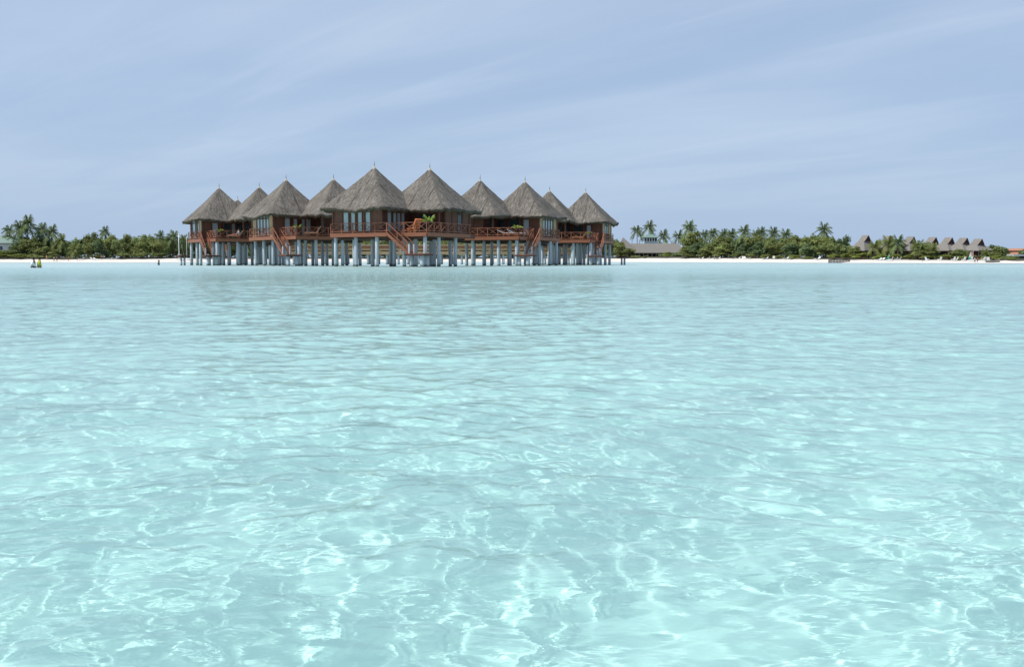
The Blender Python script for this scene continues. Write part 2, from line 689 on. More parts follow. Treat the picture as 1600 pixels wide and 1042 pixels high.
def make_floor():
    vs_, fs = [], []
    ul = list(np.arange(-900, 2601, 8.0))
    offs = [16.3, 17.5, 20, 26, 40, 60, 420]
    for u in ul:
        d = shoreD(u) + 1.0 * math.sin(u * 0.05) + 0.6 * math.sin(u * .17)
        for j, o_ in enumerate(offs):
            vs_.append((X_at(u, d + o_), d + o_, crestZ(u) + (0.06, .22, .34, .55, .7, .8, .9)[j]))
    n = len(offs)
    for i in range(len(ul) - 1):
        for j in range(n - 1):
            a = i * n + j
            fs.append((a, a + n, a + n + 1, a + 1))
    me = bpy.data.meshes.new('ground')
    me.from_pydata(vs_, [], fs)
    o = link('ground', me, None, mat('leaf_litter', (.07, .06, .04), .95, .4, .6))
    o['kind'] = 'structure'


make_floor()
SANDC = (0.71, 0.72, 0.69)
make_ground()


# ------------------------------------------------------------------ water villas
EAVE_Z, APEX_Z, DECK_Z = 5.34, 9.45, 3.1


def make_roof(root, cx, cy, seed, half=3.8, apex=APEX_Z, eave=EAVE_Z, nt_=112, ns=30):
    rng = np.random.default_rng(seed)
    ph = rng.random(8) * 6.28
    half *= rng.uniform(.985, 1.02)
    vs_, fs, uvs = [], [], []
    for i in range(ns + 1):
        s = i / ns
        for k in range(nt_ + 1):
            t = 2 * math.pi * k / nt_
            c, sn = math.cos(t), math.sin(t)
            # rounded square outline
            p = 9.0 if s > 0.3 else 9.0
            r = half / ((abs(c) ** p + abs(sn) ** p) ** (1 / p))
            r = half * 1.03 * (r / half) * (1 - 0.02 * ((r / half) - 1))
            rr = r * (s ** 1.0)
            bell = 0.10 * math.sin(math.pi * s) * -1
            z = apex - (apex - eave) * (s ** 0.97) + bell * 0.9
            z -= 0.13 * s * s * (1 - abs(math.sin(2 * t))) - 0.05
            z += 0.07 * s * (math.sin(3 * t + ph[0]) + math.sin(5 * t + ph[1]) * 0.6) + 0.02 * rng.normal() * (0.3 + s)
            rr *= 1 + 0.006 * math.sin(9 * t + ph[2]) + 0.003 * rng.normal()
            if s == 1:
                z += 0.055 * rng.normal()
                rr *= 1 + 0.008 * rng.normal()
            x, y = rr * c, rr * sn
            vs_.append((cx + x, cy + y, z))
            along = y if abs(c) > abs(sn) else x
            face = (0 if c > 0 else 1) if abs(c) > abs(sn) else (2 if sn > 0 else 3)
            uvs.append((along + 13.7 * face + seed * 3.1, s * 5.7 + seed))
    W = nt_ + 1
    for i in range(ns):
        for k in range(nt_):
            a = i * W + k
            fs.append((a, a + 1, a + W + 1, a + W))
    # eave: thick cut edge and underside
    b0 = len(vs_)
    for k in range(W):
        x, y, z = vs_[ns * W + k]
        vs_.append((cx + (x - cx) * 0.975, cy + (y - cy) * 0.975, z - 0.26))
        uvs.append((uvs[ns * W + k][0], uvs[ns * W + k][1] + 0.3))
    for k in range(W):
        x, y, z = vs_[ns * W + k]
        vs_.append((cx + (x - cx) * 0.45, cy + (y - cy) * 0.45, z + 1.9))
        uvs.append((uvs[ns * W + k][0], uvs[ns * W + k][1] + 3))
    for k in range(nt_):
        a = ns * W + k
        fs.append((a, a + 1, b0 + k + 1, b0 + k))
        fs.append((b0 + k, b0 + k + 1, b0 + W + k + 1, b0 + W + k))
    me = bpy.data.meshes.new('roof')
    me.from_pydata(vs_, [], fs)
    me.materials.append(M_THATCH)
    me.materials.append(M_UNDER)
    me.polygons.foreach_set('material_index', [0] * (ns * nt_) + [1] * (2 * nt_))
    ul = me.uv_layers.new(name='UVMap')
    li = np.zeros(len(me.loops), np.int32)
    me.loops.foreach_get('vertex_index', li)
    ul.data.foreach_set('uv', np.array(uvs, np.float32)[li].ravel())
    me.polygons.foreach_set('use_smooth', [True] * len(fs))
    o = link('roof', me, root, M_THATCH)
    MB().tube([(cx, cy, apex - 0.62), (cx, cy, apex - 0.25), (cx, cy, apex + 0.12)], [0.52, 0.24, 0.05], 10).build('ridge_cap', M_CAP, o, True)
    MB().tube([(cx, cy, apex), (cx + .02, cy, apex + 0.30), (cx + .05, cy, apex + 0.60)], [0.045, 0.03, 0.008], 6).build('finial', M_SPIKE, o, True)
    return o


def villa(loc, theta, mx, label, seed, left_face, right_face, detail=True, side_landing=False):
    root = empty('water_villa', (loc[0], loc[1], 0), theta, label, 'villa', 'thatched villas on stilts in the lagoon' if detail else 'rear villas of the cluster')

    def T(x, y, z=0.0):
        return (mx * x, y, z)
    ab = 5.4
    bx, by = ab * math.cos(R(-45)), ab * math.sin(R(-45))
    make_roof(root, 0, 0, seed)
    make_roof(root, mx * bx, by, seed + 50)

    def bbox(name, x0, x1, y0, y1, z0, z1, m, parent=root):
        a, b = sorted((mx * x0, mx * x1))
        return MB().box(a, b, y0, y1, z0, z1).build(name, m, parent)

    # ---- deck
    poly = [(-3.15, 2.9), (-3.15, -3.65), (-2.4, -3.65), (-2.4, -7.5), (4.9, -7.5), (6.9, -6.7), (6.9, 2.9)]
    wp = [(mx * x, y) for x, y in poly]
    MB().prism(wp, DECK_Z - 0.12, DECK_Z).build('deck', M_WOOD, root)
    for i in range(len(poly)):
        p, q = poly[i], poly[(i + 1) % len(poly)]
        d = Vector((q[0] - p[0], q[1] - p[1])).normalized()
        nrm = Vector((d.y, -d.x)) * -1          # outward for this winding
        if (Vector(p) + (Vector(q) - Vector(p)) / 2 + nrm * 0.1 - Vector((2, -2))).length < ((Vector(p) + Vector(q)) / 2 - Vector((2, -2))).length:
            nrm = -nrm
        o_ = nrm * 0.032
        e = d * 0.03
        bar_obj('fascia_board', T(p[0] + o_.x + e.x, p[1] + o_.y + e.y, DECK_Z - 0.165), T(q[0] + o_.x - e.x, q[1] + o_.y - e.y, DECK_Z - 0.165), 0.055, 0.36, M_WOOD, root)
    for yb in (2.5, 0.2, -2.3, -4.7, -7.1):
        x0 = -3.0 if yb > -3.6 else -2.2
        x1 = 6.7
        bar_obj('floor_beam', T(x0, yb, DECK_Z - 0.26), T(x1, yb, DECK_Z - 0.26), 0.2, 0.28, M_BEAM, root)
    for xb in (-1.9, 0.7, 3.3, 5.7):
        bar_obj('cross_beam', T(xb, 2.8, DECK_Z - 0.49), T(xb, -7.2 if xb < 4.9 else -6.6, DECK_Z - 0.49), 0.2, 0.18, M_BEAM, root)

    # ---- piles
    rnd = random.Random(seed)
    spots = []
    for yb in (2.5, 0.2, -2.3, -4.7, -7.1):
        for xb in (-2.75, 0.0, 3.1, 6.3):
            if yb < -3.6 and xb < -2.5:
                xb = -2.1
            if yb < -6 and xb > 5.5:
                continue
            spots.append((xb + rnd.uniform(-.22, .22), yb))
    for xb, yb in spots:
        o = link('pile', cyl_mesh('pile', 0.18, 0.17, 14, M_PILE), root)
        o.location = T(xb, yb, -1.05)
        o.rotation_euler = (rnd.uniform(-.012, .012), rnd.uniform(-.012, .012), rnd.random() * 6)
        o.scale = (1, 1, DECK_Z - 0.38 + 1.05)

    # ---- walls of the bedroom hut (square, 5.6 m) and of the verandah hut
    ZT = EAVE_Z + 0.35
    H = 2.8

    def face(p0, p1, nrm, segs):
        L = (Vector(p1) - Vector(p0)).length
        d = (Vector(p1) - Vector(p0)) / L
        nrm = Vector(nrm)
        tot = sum(w for _, w in segs)
        s = 0.0
        for typ, w in segs:
            a = Vector(p0) + d * (s * L / tot)
            b = Vector(p0) + d * ((s + w) * L / tot)
            s += w
            wl_ = (b - a).length

            def pt(t, off, z):
                q = a + d * t + nrm * off
                return T(q.x, q.y, z)
            if typ in 'wpk':
                m_ = {'w': M_WALL, 'p': M_PALE, 'k': M_DARKWOOD}[typ]
                zc = (DECK_Z + ZT) / 2
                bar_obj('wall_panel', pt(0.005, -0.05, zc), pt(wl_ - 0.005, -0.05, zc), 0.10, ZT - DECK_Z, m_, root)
                if detail:
                    for tt in (0.03, wl_ - 0.03):
                        bar_obj('corner_trim', pt(tt, 0.004, DECK_Z + .003), pt(tt, 0.004, ZT - .003), 0.05, 0.03, M_DARKWOOD if typ != 'p' else M_WALL, root)
            elif typ in 'gd':
                pm = M_CURT if typ == 'g' else M_GLASS
                fm = MB()
                z0, z1 = DECK_Z + 0.10, ZT
                fm.bar(pt(0.04, -0.03, z0), pt(0.04, -0.03, z1), 0.08, 0.08)
                fm.bar(pt(wl_ - 0.04, -0.03, z0), pt(wl_ - 0.04, -0.03, z1), 0.08, 0.08)
                fm.bar(pt(0.08, -0.03, z0 + .05), pt(wl_ - 0.08, -0.03, z0 + .05), 0.07, 0.10)
                fm.bar(pt(0.08, -0.03, 5.08), pt(wl_ - 0.08, -0.03, 5.08), 0.07, 0.09)
                w_ = fm.build('window', M_WALL, root)
                zc = (z0 + z1) / 2
                bar_obj('pane', pt(0.081, -0.055, zc), pt(wl_ - 0.081, -0.055, zc), 0.016, z1 - z0 - 0.22, pm, w_)
                bar_obj('sill', pt(0.002, -0.06, DECK_Z + .05), pt(wl_ - .002, -0.06, DECK_Z + .05), 0.12, 0.10, M_WALL, w_)
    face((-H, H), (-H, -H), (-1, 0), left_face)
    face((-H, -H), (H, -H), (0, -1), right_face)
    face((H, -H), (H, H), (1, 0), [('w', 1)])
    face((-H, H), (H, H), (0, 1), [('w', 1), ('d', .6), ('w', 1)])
    for cxn, cyn in ((-H, H), (-H, -H), (H, -H), (H, H)):
        bar_obj('corner_post', T(cxn, cyn, DECK_Z), T(cxn, cyn, ZT), 0.16, 0.16, M_WALL, root)
    # verandah hut: back and right walls, half of its front, a free post
    x0, x1, y0, y1 = bx - H, bx + H, by - H, by + H
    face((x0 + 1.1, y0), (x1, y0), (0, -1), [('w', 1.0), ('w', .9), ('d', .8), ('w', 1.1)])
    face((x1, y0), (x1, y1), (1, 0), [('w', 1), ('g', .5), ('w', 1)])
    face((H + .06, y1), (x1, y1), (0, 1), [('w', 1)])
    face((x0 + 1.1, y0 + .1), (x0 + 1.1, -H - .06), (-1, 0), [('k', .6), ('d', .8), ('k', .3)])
    bar_obj('verandah_post', T(x0, y0, DECK_Z), T(x0, y0, EAVE_Z + .3), 0.17, 0.17, M_WALL, root)
    bar_obj('verandah_post', T(x1, y0, DECK_Z), T(x1, y0, EAVE_Z + .3), 0.18, 0.18, M_WALL, root)
    bar_obj('eave_beam', T(x0, y0, EAVE_Z + .22), T(x1, y0, EAVE_Z + .22), 0.14, 0.18, M_DARKWOOD, root)

    # ---- railings: handrail and bottom rail, posts and crossed braces
    def railing(p, q, nb, x_only=False):
        p, q = Vector(p), Vector(q)
        fm = MB()
        fm.bar(T(p.x, p.y, DECK_Z + .93), T(q.x, q.y, DECK_Z + .93), 0.09, 0.06)
        fm.bar(T(p.x, p.y, DECK_Z + .17), T(q.x, q.y, DECK_Z + .17), 0.06, 0.06)
        r_ = fm.build('railing', M_WOOD, root)
        for i in range(nb + 1):
            a = p.lerp(q, i / nb)
            bar_obj('post', T(a.x, a.y, DECK_Z + .002), T(a.x, a.y, DECK_Z + .90), 0.085, 0.085, M_WOOD, r_)
            if i < nb:
                b = p.lerp(q, (i + 1) / nb)
                n_ = (b - a).normalized() * 0.05
                for (za, zb, off) in ((.20, .90, 0.0), (.90, .20, 0.012)):
                    if not detail and off:
                        continue
                    bar_obj('cross_brace', T(a.x + n_.x, a.y + n_.y, DECK_Z + za), T(b.x - n_.x, b.y - n_.y, DECK_Z + zb), 0.045, 0.045 - off, M_WOOD, r_)
    ins = 0.06
    railing((-3.15 + ins, 2.85), (-3.15 + ins, -3.55), 5)
    railing((-2.4 + ins, -3.75), (-2.4 + ins, -7.44), 3)
    railing((-2.4 + ins, -7.44), (4.87, -7.44), 6)
    railing((4.87, -7.44), (6.84, -6.66), 2)
    railing((6.84, -6.66), (6.84, 2.8), 7)

    # ---- stairs down to the landing
    st = MB()
    ya, yb, za, zb = -3.68, -6.05, DECK_Z - 0.06, 1.2
    for xs in (-3.28, -2.50):
        st.bar(T(xs, ya, za), T(xs, yb, zb), 0.06, 0.24)
        st.bar(T(xs, ya, za + 1.0), T(xs, yb, zb + 0.98), 0.07, 0.06)
        st.bar(T(xs, ya, za + 0.42), T(xs, yb, zb + 0.40), 0.045, 0.045)
    so_ = st.build('stairs', M_WOOD, root)
    for xs in (-3.28, -2.50):
        for t in (0.02, 0.5, 0.98):
            y, z = ya + (yb - ya) * t, za + (zb - za) * t
            bar_obj('post', T(xs, y, z + .08), T(xs, y, z + .97), 0.075, 0.075, M_WOOD, so_)
    for i in range(9):
        t = (i + .5) / 9
        y, z = ya + (yb - ya) * t, za + (zb - za) * t
        bar_obj('tread', T(-3.245, y, z + .03), T(-2.535, y, z + .03), 0.26, 0.045, M_DARKWOOD if i % 2 else M_WOOD, so_)
    lx0, lx1, ly0, ly1 = -3.75, -2.1, -7.95, -5.9

    def landing(lx0, lx1, ly0, ly1, pr='short_pile', rr=.19):
        lo = bbox('landing', lx0, lx1, ly0, ly1, 1.0, 1.14, M_DARKWOOD)
        npk = 6
        for i in range(npk):
            y = ly0 + (ly1 - ly0) * (i + .5) / npk
            bar_obj('plank', T(lx0 - .03, y, 1.164), T(lx1 + .03, y, 1.164), (ly1 - ly0) / npk - 0.03, 0.045, M_WOOD, lo)
        for x, y in ((lx0 + .35, ly0 + .35), (lx1 - .35, ly0 + .4), ((lx0 + lx1) / 2, ly1 - .3)):
            o = link('pile', cyl_mesh(pr, rr, rr, 14, M_PILE), lo)
            o.location = T(x, y, -1.05)
            o.scale = (1, 1, 2.04)
        return lo
    lo = landing(lx0, lx1, ly0, ly1)
    for xs in (-3.28, -2.50):
        bar_obj('newel_post', T(xs, yb - .1, 1.19), T(xs, yb - .1, 2.05), 0.13, 0.13, M_PILE, lo)
    if side_landing:
        landing(*side_landing, 'slim_pile', .12)

    def place(x, y, z=DECK_Z):
        return root.matrix_basis @ Vector(T(x, y, z)) if False else Matrix.Rotation(theta, 4, 'Z') @ Vector(T(x, y, z)) + Vector((loc[0], loc[1], 0))
    return root, place


V = []
wins = [('p', .21), ('g', .145), ('g', .145), ('g', .145), ('g', .145), ('p', .21)]
rf_a = [('w', .22), ('g', .13), ('k', .05), ('g', .10), ('k', .07), ('g', .09), ('g', .12), ('k', .22)]
V.append(villa((X_at(346, 118.5), 118.5), R(31.4), 1, 'thatched stilt villa at the left end, person in white on its deck', 1,
               [('w', .1), ('g', .3), ('w', .16), ('g', .18), ('p', .26)], [('w', .2), ('g', .14), ('w', .06), ('k', .05), ('d', .16), ('g', .1), ('d', .29)], side_landing=(-4.7, -3.6, 1.2, 2.8)))
V.append(villa((X_at(450, 106.7), 106.7), R(37.8), 1, 'thatched stilt villa with reclined cream lounger, left of the largest villa', 2, wins, rf_a))
V.append(villa((X_at(587, 92.7), 92.7), R(62), 1, 'nearest and largest thatched villa with orange chair beside potted palm', 3,
               [('w', .2), ('g', .13), ('w', .03), ('g', .11), ('w', .03), ('g', .11), ('w', .05), ('g', .12), ('w', .22)],
               [('k', .16), ('g', .13), ('k', .03), ('g', .12), ('g', .12), ('g', .12), ('k', .32)]))
V.append(villa((X_at(820, 109.3), 109.3), R(-22.8), -1, 'thatched stilt villa with white mattress lounger, right of the largest villa', 4, wins,
               [('w', .2), ('g', .14), ('k', .06), ('d', .25), ('k', .05), ('d', .3)]))
V.append(villa((X_at(914, 125.8), 125.8), R(-17.4), -1, 'thatched stilt villa at the right end with wooden lounger by railing', 5,
               [('p', .3), ('g', .2), ('g', .2), ('p', .3)], [('w', .24), ('g', .12), ('k', .06), ('d', .25), ('k', .06), ('d', .27)], side_landing=(-5.0, -3.9, 2.6, 4.2)))
villa((-40.0, 141), R(24), 1, 'farther thatched villa peeking out below the eave of the left end villa', 6, [('w', 1)], [('w', 1), ('d', 1), ('w', 1)], detail=False)
villa((9.9, 143), R(-10), -1, 'farther thatched villa peeking out below the eave of the right end villa', 7, [('w', 1)], [('w', 1), ('d', 1), ('w', 1)], detail=False)


# ------------------------------------------------------------------ jetty behind the villas
def make_jetty():
    y0 = 150.0
    x0, x1 = -36.0, 9.0
    root = empty('jetty', ((x0 + x1) / 2, y0, 0), 0, 'long wooden jetty on pale posts seen between the villa stilts', 'jetty')
    h = (x1 - x0) / 2
    m_tan = mat('tan_wood', (0.34, 0.23, 0.14), 0.8, 0.25, 1.2)
    MB().box(-h, h, -1.2, 1.2, 1.85, 2.0).build('deck', M_WOOD, root)
    MB().box(-h, h, -1.26, -1.203, 1.5, 1.98).build('fascia_board', m_tan, root)
    for z in (2.3, 2.62, 2.95):
        bar_obj('rail', (-h, -1.15, z), (h, -1.15, z), 0.05, 0.2, m_tan if z != 2.62 else M_WOOD, root)
        bar_obj('rail', (-h, 1.15, z), (h, 1.15, z), 0.05, 0.2, m_tan, root)
    n = 28
    for i in range(n):
        x = -h + 0.4 + (2 * h - .8) * i / (n - 1)
        for y in (-1.0, 1.0):
            bar_obj('rail_post', (x, y * 1.05, 2.0), (x, y * 1.05, 3.05), 0.09, 0.09, M_WOOD, root)
            o = link('pile', cyl_mesh('pile', 0.165, 0.155, 14, M_PILE), root)
            o.location = (x + random.uniform(-.2, .2), y, -1.05)
            o.scale = (.95, .95, 2.6)


make_jetty()


# ------------------------------------------------------------------ things on the decks
def lounger(p, rz, label, back=35, cushion=None, frame=None):
    root = empty('sun_lounger', p, rz, label, 'sun lounger', 'sun loungers on the villa decks')
    fm_ = frame or M_TEAK
    f = MB()
    f.box(-.95, .55, -.33, -.27, .30, .37).box(-.95, .55, .27, .33, .30, .37).box(-.95, -.89, -.27, .27, .30, .37).box(.40, .46, -.27, .27, .30, .37)
    f.build('frame', fm_, root)
    for x in (-.85, .35):
        for y in (-.30, .30):
            bar_obj('leg', (x, y, 0.003), (x, y, .30), .06, .06, fm_, root)
    MB().box(-.94, .30, -.30, .30, .374, .45).build('seat_cushion', cushion or M_CUSH, root)
    a = R(back)
    L = .80
    b = MB()
    b.bar((.31, 0, .41), (.31 + L * math.cos(a), 0, .41 + L * math.sin(a)), .60, .075)
    b.build('backrest', cushion or M_CUSH, root)
    bar_obj('back_support', (.52, .2, .37), (.31 + .6 * L * math.cos(a), .2, .36 + .6 * L * math.sin(a)), .04, .04, fm_, root)
    return root


def frond_mesh(name, L, droop, up, seed, m, wide=0.55):
    rnd = random.Random(seed)
    mb = MB()
    n = 15
    pts = []
    for i in range(n + 1):
        t = i / n
        x = L * (t * math.cos(up) * (1 - 0.18 * t * droop))
        z = L * (t * math.sin(up) - droop * 0.62 * t * t)
        pts.append(Vector((x, 0, z)))
    for i in range(n):
        w = 0.03 * (1 - i / n) + 0.008
        a, b = pts[i], pts[i + 1]
        mb.add([(a.x, -w, a.z), (a.x, w, a.z), (b.x, w, b.z), (b.x, -w, b.z)], [(0, 1, 2, 3)])
        if i < 2:
            continue
        t = i / n
        ll = wide * L * 0.42 * (math.sin(math.pi * (0.12 + 0.86 * t)) ** 0.6) * rnd.uniform(.8, 1.1)
        for sg in (-1, 1):
            tip = a + Vector((ll * 0.55, sg * ll * 0.75, -ll * rnd.uniform(.25, .6) * (0.6 + droop)))
            bb = a.lerp(b, 1.0)
            mb.add([tuple(a), tuple(bb), tuple(tip)], [(0, 1, 2)])
    return mb.mesh(name, [m])


def pot_plant(p, label, h=1.0, seed=0, n=9):
    root = empty('potted_plant', p, 0, label, 'plant', 'potted plants on the villa decks')
    MB().tube([(0, 0, .003), (0, 0, .30), (0, 0, .36)], [.17, .24, .26], 12).build('pot', M_POT, root, True)
    rnd = random.Random(seed)
    MB().tube([(0, 0, .33), (.03, 0, .33 + h * .5)], [.03, .02], 6).build('stem', M_POT, root)
    for i in range(n):
        if i % 3 == 0 or True:
            me = frond_mesh('frond', .95 * h, .75 + .3 * rnd.random(), R(rnd.uniform(35, 70)), seed * 20 + i, M_LEAFL, .5)
        o = link('frond', me, root)
        o.location = (.03, 0, .33 + h * .45)
        o.rotation_euler = (0, 0, 2 * math.pi * i / n + rnd.uniform(-.3, .3))
    return root


def armchair(p, rz, label):
    root = empty('armchair', p, rz, label, 'chair')
    f = MB()
    for x in (-.3, .3):
        for y in (-.28, .28):
            bar_obj('leg', (x, y, .003), (x, y, .40 if x < 0 else .38), .06, .06, M_TEAK, root)
    MB().box(-.34, .34, -.33, .33, .383, .50).build('seat', M_ORANGE, root)
    MB().bar((-.22, 0, .5), (-.62, 0, 1.22), .66, .12).build('backrest', M_ORANGE, root)
    for y in (-.36, .36):
        MB().bar((-.34, y, .66), (.34, y, .62), .07, .05).bar((.3, y, .40), (.3, y, .61), .05, .05).build('armrest', M_TEAK, root)
    MB().box(.45, .95, -.25, .25, .30, .40).box(.50, .56, -.2, -.14, .003, .30).box(.84, .90, .14, .20, .003, .30).box(.84, .90, -.2, -.14, .003, .30).box(.50, .56, .14, .2, .003, .30).build('footstool', M_ORANGE, root)
    return root


M_SKIN = mat('skin', (0.36, 0.19, 0.12), 0.6)
M_HAIR = mat('hair', (0.02, 0.015, 0.012), 0.7)


def person(p, rz, label, shirt, shorts, pose='stand', height=1.72, dark=False, group=None):
    """one continuous skinned figure; clothing is a fitted shell on the torso and thighs"""
    root = empty('person', p, rz, label, 'person', group)
    k = height / 1.72
    if pose == 'stand' or pose == 'walk':
        w = .16 if pose == 'walk' else 0.03
        J = {'pel': (0, 0, .93), 'chest': (0.01, 0, 1.28), 'neck': (0.02, 0, 1.46), 'head': (0.04, 0, 1.62),
             'hl': (0, .10, .90), 'kl': (w + .02, .11, .49), 'al': (w * 1.2, .12, .06), 'tl': (w * 1.2 + .16, .13, .03),
             'hr': (0, -.10, .90), 'kr': (-w + .04, -.11, .49), 'ar': (-w * 1.3, -.12, .06), 'tr': (-w * 1.3 + .16, -.13, .03),
             'sl': (0, .19, 1.41), 'el': (-.03, .26, 1.12), 'wl': (.06, .27, .87), 'fl': (.08, .27, .76),
             'sr': (0, -.19, 1.41), 'er': (-.03, -.26, 1.12), 'wr': (.06, -.27, .87), 'fr': (.08, -.27, .76)}
    else:   # sitting on a lounger with the legs stretched forward
        J = {'pel': (0, 0, .55), 'chest': (-.16, 0, .88), 'neck': (-.18, 0, 1.06), 'head': (-.14, 0, 1.22),
             'hl': (.04, .10, .54), 'kl': (.46, .13, .60), 'al': (.86, .13, .52), 'tl': (.92, .13, .64),
             'hr': (.04, -.10, .54), 'kr': (.46, -.13, .60), 'ar': (.86, -.13, .52), 'tr': (.92, -.13, .64),
             'sl': (-.17, .19, 1.01), 'el': (-.08, .27, .74), 'wl': (.16, .22, .66), 'fl': (.26, .20, .66),
             'sr': (-.17, -.19, 1.01), 'er': (-.08, -.27, .74), 'wr': (.16, -.22, .66), 'fr': (.26, -.20, .66)}
    rad = dict(pel=.145, chest=.155, neck=.06, head=.105, hl=.095, kl=.062, al=.042, tl=.035, hr=.095, kr=.062, ar=.042, tr=.035,
               sl=.065, el=.045, wl=.032, fl=.03, sr=.065, er=.045, wr=.032, fr=.03)
    names = list(J)
    E_ = [('pel', 'chest'), ('chest', 'neck'), ('neck', 'head'), ('pel', 'hl'), ('hl', 'kl'), ('kl', 'al'), ('al', 'tl'), ('pel', 'hr'), ('hr', 'kr'), ('kr', 'ar'), ('ar', 'tr'),
          ('chest', 'sl'), ('sl', 'el'), ('el', 'wl'), ('wl', 'fl'), ('chest', 'sr'), ('sr', 'er'), ('er', 'wr'), ('wr', 'fr')]

    def skin(nm, use, edges, grow, m, parent):
        me = bpy.data.meshes.new(nm)
        ids = {n_: i for i, n_ in enumerate(use)}
        me.from_pydata([tuple(c * k for c in J[n_]) for n_ in use], [(ids[a], ids[b]) for a, b in edges if a in ids and b in ids], [])
        o = bpy.data.objects.new(nm, me)
        COL.objects.link(o)
        md = o.modifiers.new('s', 'SKIN')
        me.skin_vertices[0].data[0].use_root = True
        for n_, i in ids.items():
            r = (rad[n_] + grow) * k
            me.skin_vertices[0].data[i].radius = (r * (.8 if n_ in ('pel', 'chest') else 1), r)
        o.modifiers.new('u', 'SUBSURF').levels = 1
        dg = bpy.context.evaluated_depsgraph_get()
        dg.update()
        nm_ = bpy.data.meshes.new_from_object(o.evaluated_get(dg))
        bpy.data.objects.remove(o)
        nm_.name = nm
        nm_.materials.clear()
        nm_.materials.append(m)
        nm_.polygons.foreach_set('use_smooth', [True] * len(nm_.polygons))
        return link(nm, nm_, parent)
    skin('body', names, E_, 0, M_SKIN, root)
    if shirt:
        skin('shirt', ['pel', 'chest', 'sl', 'sr', 'el', 'er'], E_, .028, shirt, root)
    if shorts:
        skin('shorts', ['pel', 'hl', 'hr', 'kl', 'kr'], E_, .03, shorts, root)
    hx, hy, hz = (c * k for c in J['head'])
    MB().tube([(hx - .02, 0, hz - .05), (hx - .025, 0, hz + .03), (hx - .02, 0, hz + .09), (hx - .02, 0, hz + .125)], [.098, .112, .085, .02], 10).build('hair', M_HAIR, root, True)
    return root


p1, p2, p3, p4, p5 = (v[1] for v in V)
t3 = R(62)
lounger(p2(0.1, -6.3), R(13), 'cream lounger with raised backrest on the deck left of the largest villa', 55)
lounger(p1(.2, -6.4), R(18), 'wooden lounger under the person in white, left end villa', 48)
M_W = mat('white_shirt', (0.75, 0.78, 0.80), 0.9)
person(p1(.35, -6.4, DECK_Z - .08), R(198), 'person in white shirt reclining on the deck of the left end villa', M_W, mat('red_shorts', (.35, .06, .04), .9), 'sit')
armchair(p3(-1.95, -5.9), R(128), 'orange padded armchair with footstool by the potted palm')
pot_plant(p3(-.9, -6.7), 'tall bright green potted palm beside the orange armchair', 1.6, 1, 7)
pot_plant(p2(-1.9, -6.8), 'leafy potted plant at the deck corner beside the cream lounger', 1.05, 2, 12)
pot_plant(p1(-1.75, -6.7), 'leafy potted plant near the person in white', .95, 3, 11)
pot_plant(p4(-1.75, -6.6), 'yellow green potted plant behind the white mattress lounger', 1.2, 4, 12)
pot_plant(p5(-2.0, -6.5), 'small green potted plant beside the right end lounger', .9, 5, 12)
lounger(p4(-.6, -6.6), R(180), 'lounger with white mattress behind the railing right of the largest villa', 22, M_W)
lounger(p4(-1.3, -5.6), R(172), 'second white lounger half hidden at the corner with the yellow green plant', 30, M_W)
lounger(p5(-.85, -6.6), R(-6), 'wooden lounger with raised tan backrest on the right end villa', 50, M_TEAK)


# ------------------------------------------------------------------ vegetation
def foliage_mat(name, c, var=.45, rnd=.18, trans=.34):
    return mat(name, c, .7, var, .55, .15, rnd=rnd, trans=trans)


G_OLIVE = foliage_mat('olive_leaves', (.205, .235, .078))
G_DARK = foliage_mat('dark_leaves', (.130, .180, .080))
G_MID = foliage_mat('mid_leaves', (.185, .225, .080))
G_LIGHT = foliage_mat('light_leaves', (.21, .25, .06))
G_PALM = foliage_mat('palm_leaves', (.130, .175, .066), .3, .22)
G_PALMY = foliage_mat('yellowish_palm_leaves', (.17, .20, .062), .3, .15)  # paler, yellower leaf green for the low and young palms
M_TRUNK = mat('bark', (.20, .16, .12), .9, .3, 2)


def crown_points(rng, nlump, leaves, size, spread=(1, 1, 1), flat=0.0):
    """leaf quads on the skins of several lumps, in a unit crown (radius about 1)"""
    P = []
    lumps = []
    for i in range(nlump):
        a = rng.random() * 2 * math.pi
        rr = 0.62 * math.sqrt(rng.random())
        z = rng.uniform(-.45, .62) * (1 - flat)
        lumps.append((Vector((math.cos(a) * rr, math.sin(a) * rr, z * (1 - .35 * rr))), rng.uniform(.28, .48)))
    vs_, fs = [], []
    for i in range(leaves):
        c, r = lumps[int(rng.random() * nlump)]
        d = Vector(rng.normal(size=3))
        d.normalize()
        if d.z < -.3:
            d.z *= -.5
        p = c + d * r * (rng.random() ** .33) * rng.uniform(.85, 1.12)
        nrm = (d + Vector(rng.normal(size=3)) * .55 + Vector((0, 0, .4))).normalized()
        a = nrm.orthogonal().normalized()
        a.rotate(Quaternion(nrm, rng.random() * 6.28))
        b = nrm.cross(a)
        s = size * rng.uniform(.6, 1.35)
        k = len(vs_)
        for q in (p - a * s - b * s * .3, p + a * s * .2 - b * s * .55, p + a * s + b * s * .25, p - a * s * .1 + b * s * .6):
            vs_.append((q.x * spread[0], q.y * spread[1], q.z * spread[2]))
        fs.append((k, k + 1, k + 2, k + 3))
    return vs_, fs


CROWN = {}


def crown_mesh(kind, var, m):
    key = (kind, var, m.name)
    if key in CROWN:
        return CROWN[key]
    rng = np.random.default_rng(hash_seed(kind, var))
    if kind == 'tree':
        vs_, fs = crown_points(rng, 13, 2300, .075)
    elif kind == 'bush':
        vs_, fs = crown_points(rng, 11, 1300, .085, (1, 1, .8))
    else:
        vs_, fs = crown_points(rng, 9, 380, .085)
    me = bpy.data.meshes.new('crown')
    me.from_pydata(vs_, [], fs)
    me.materials.append(m)
    CROWN[key] = me
    return me


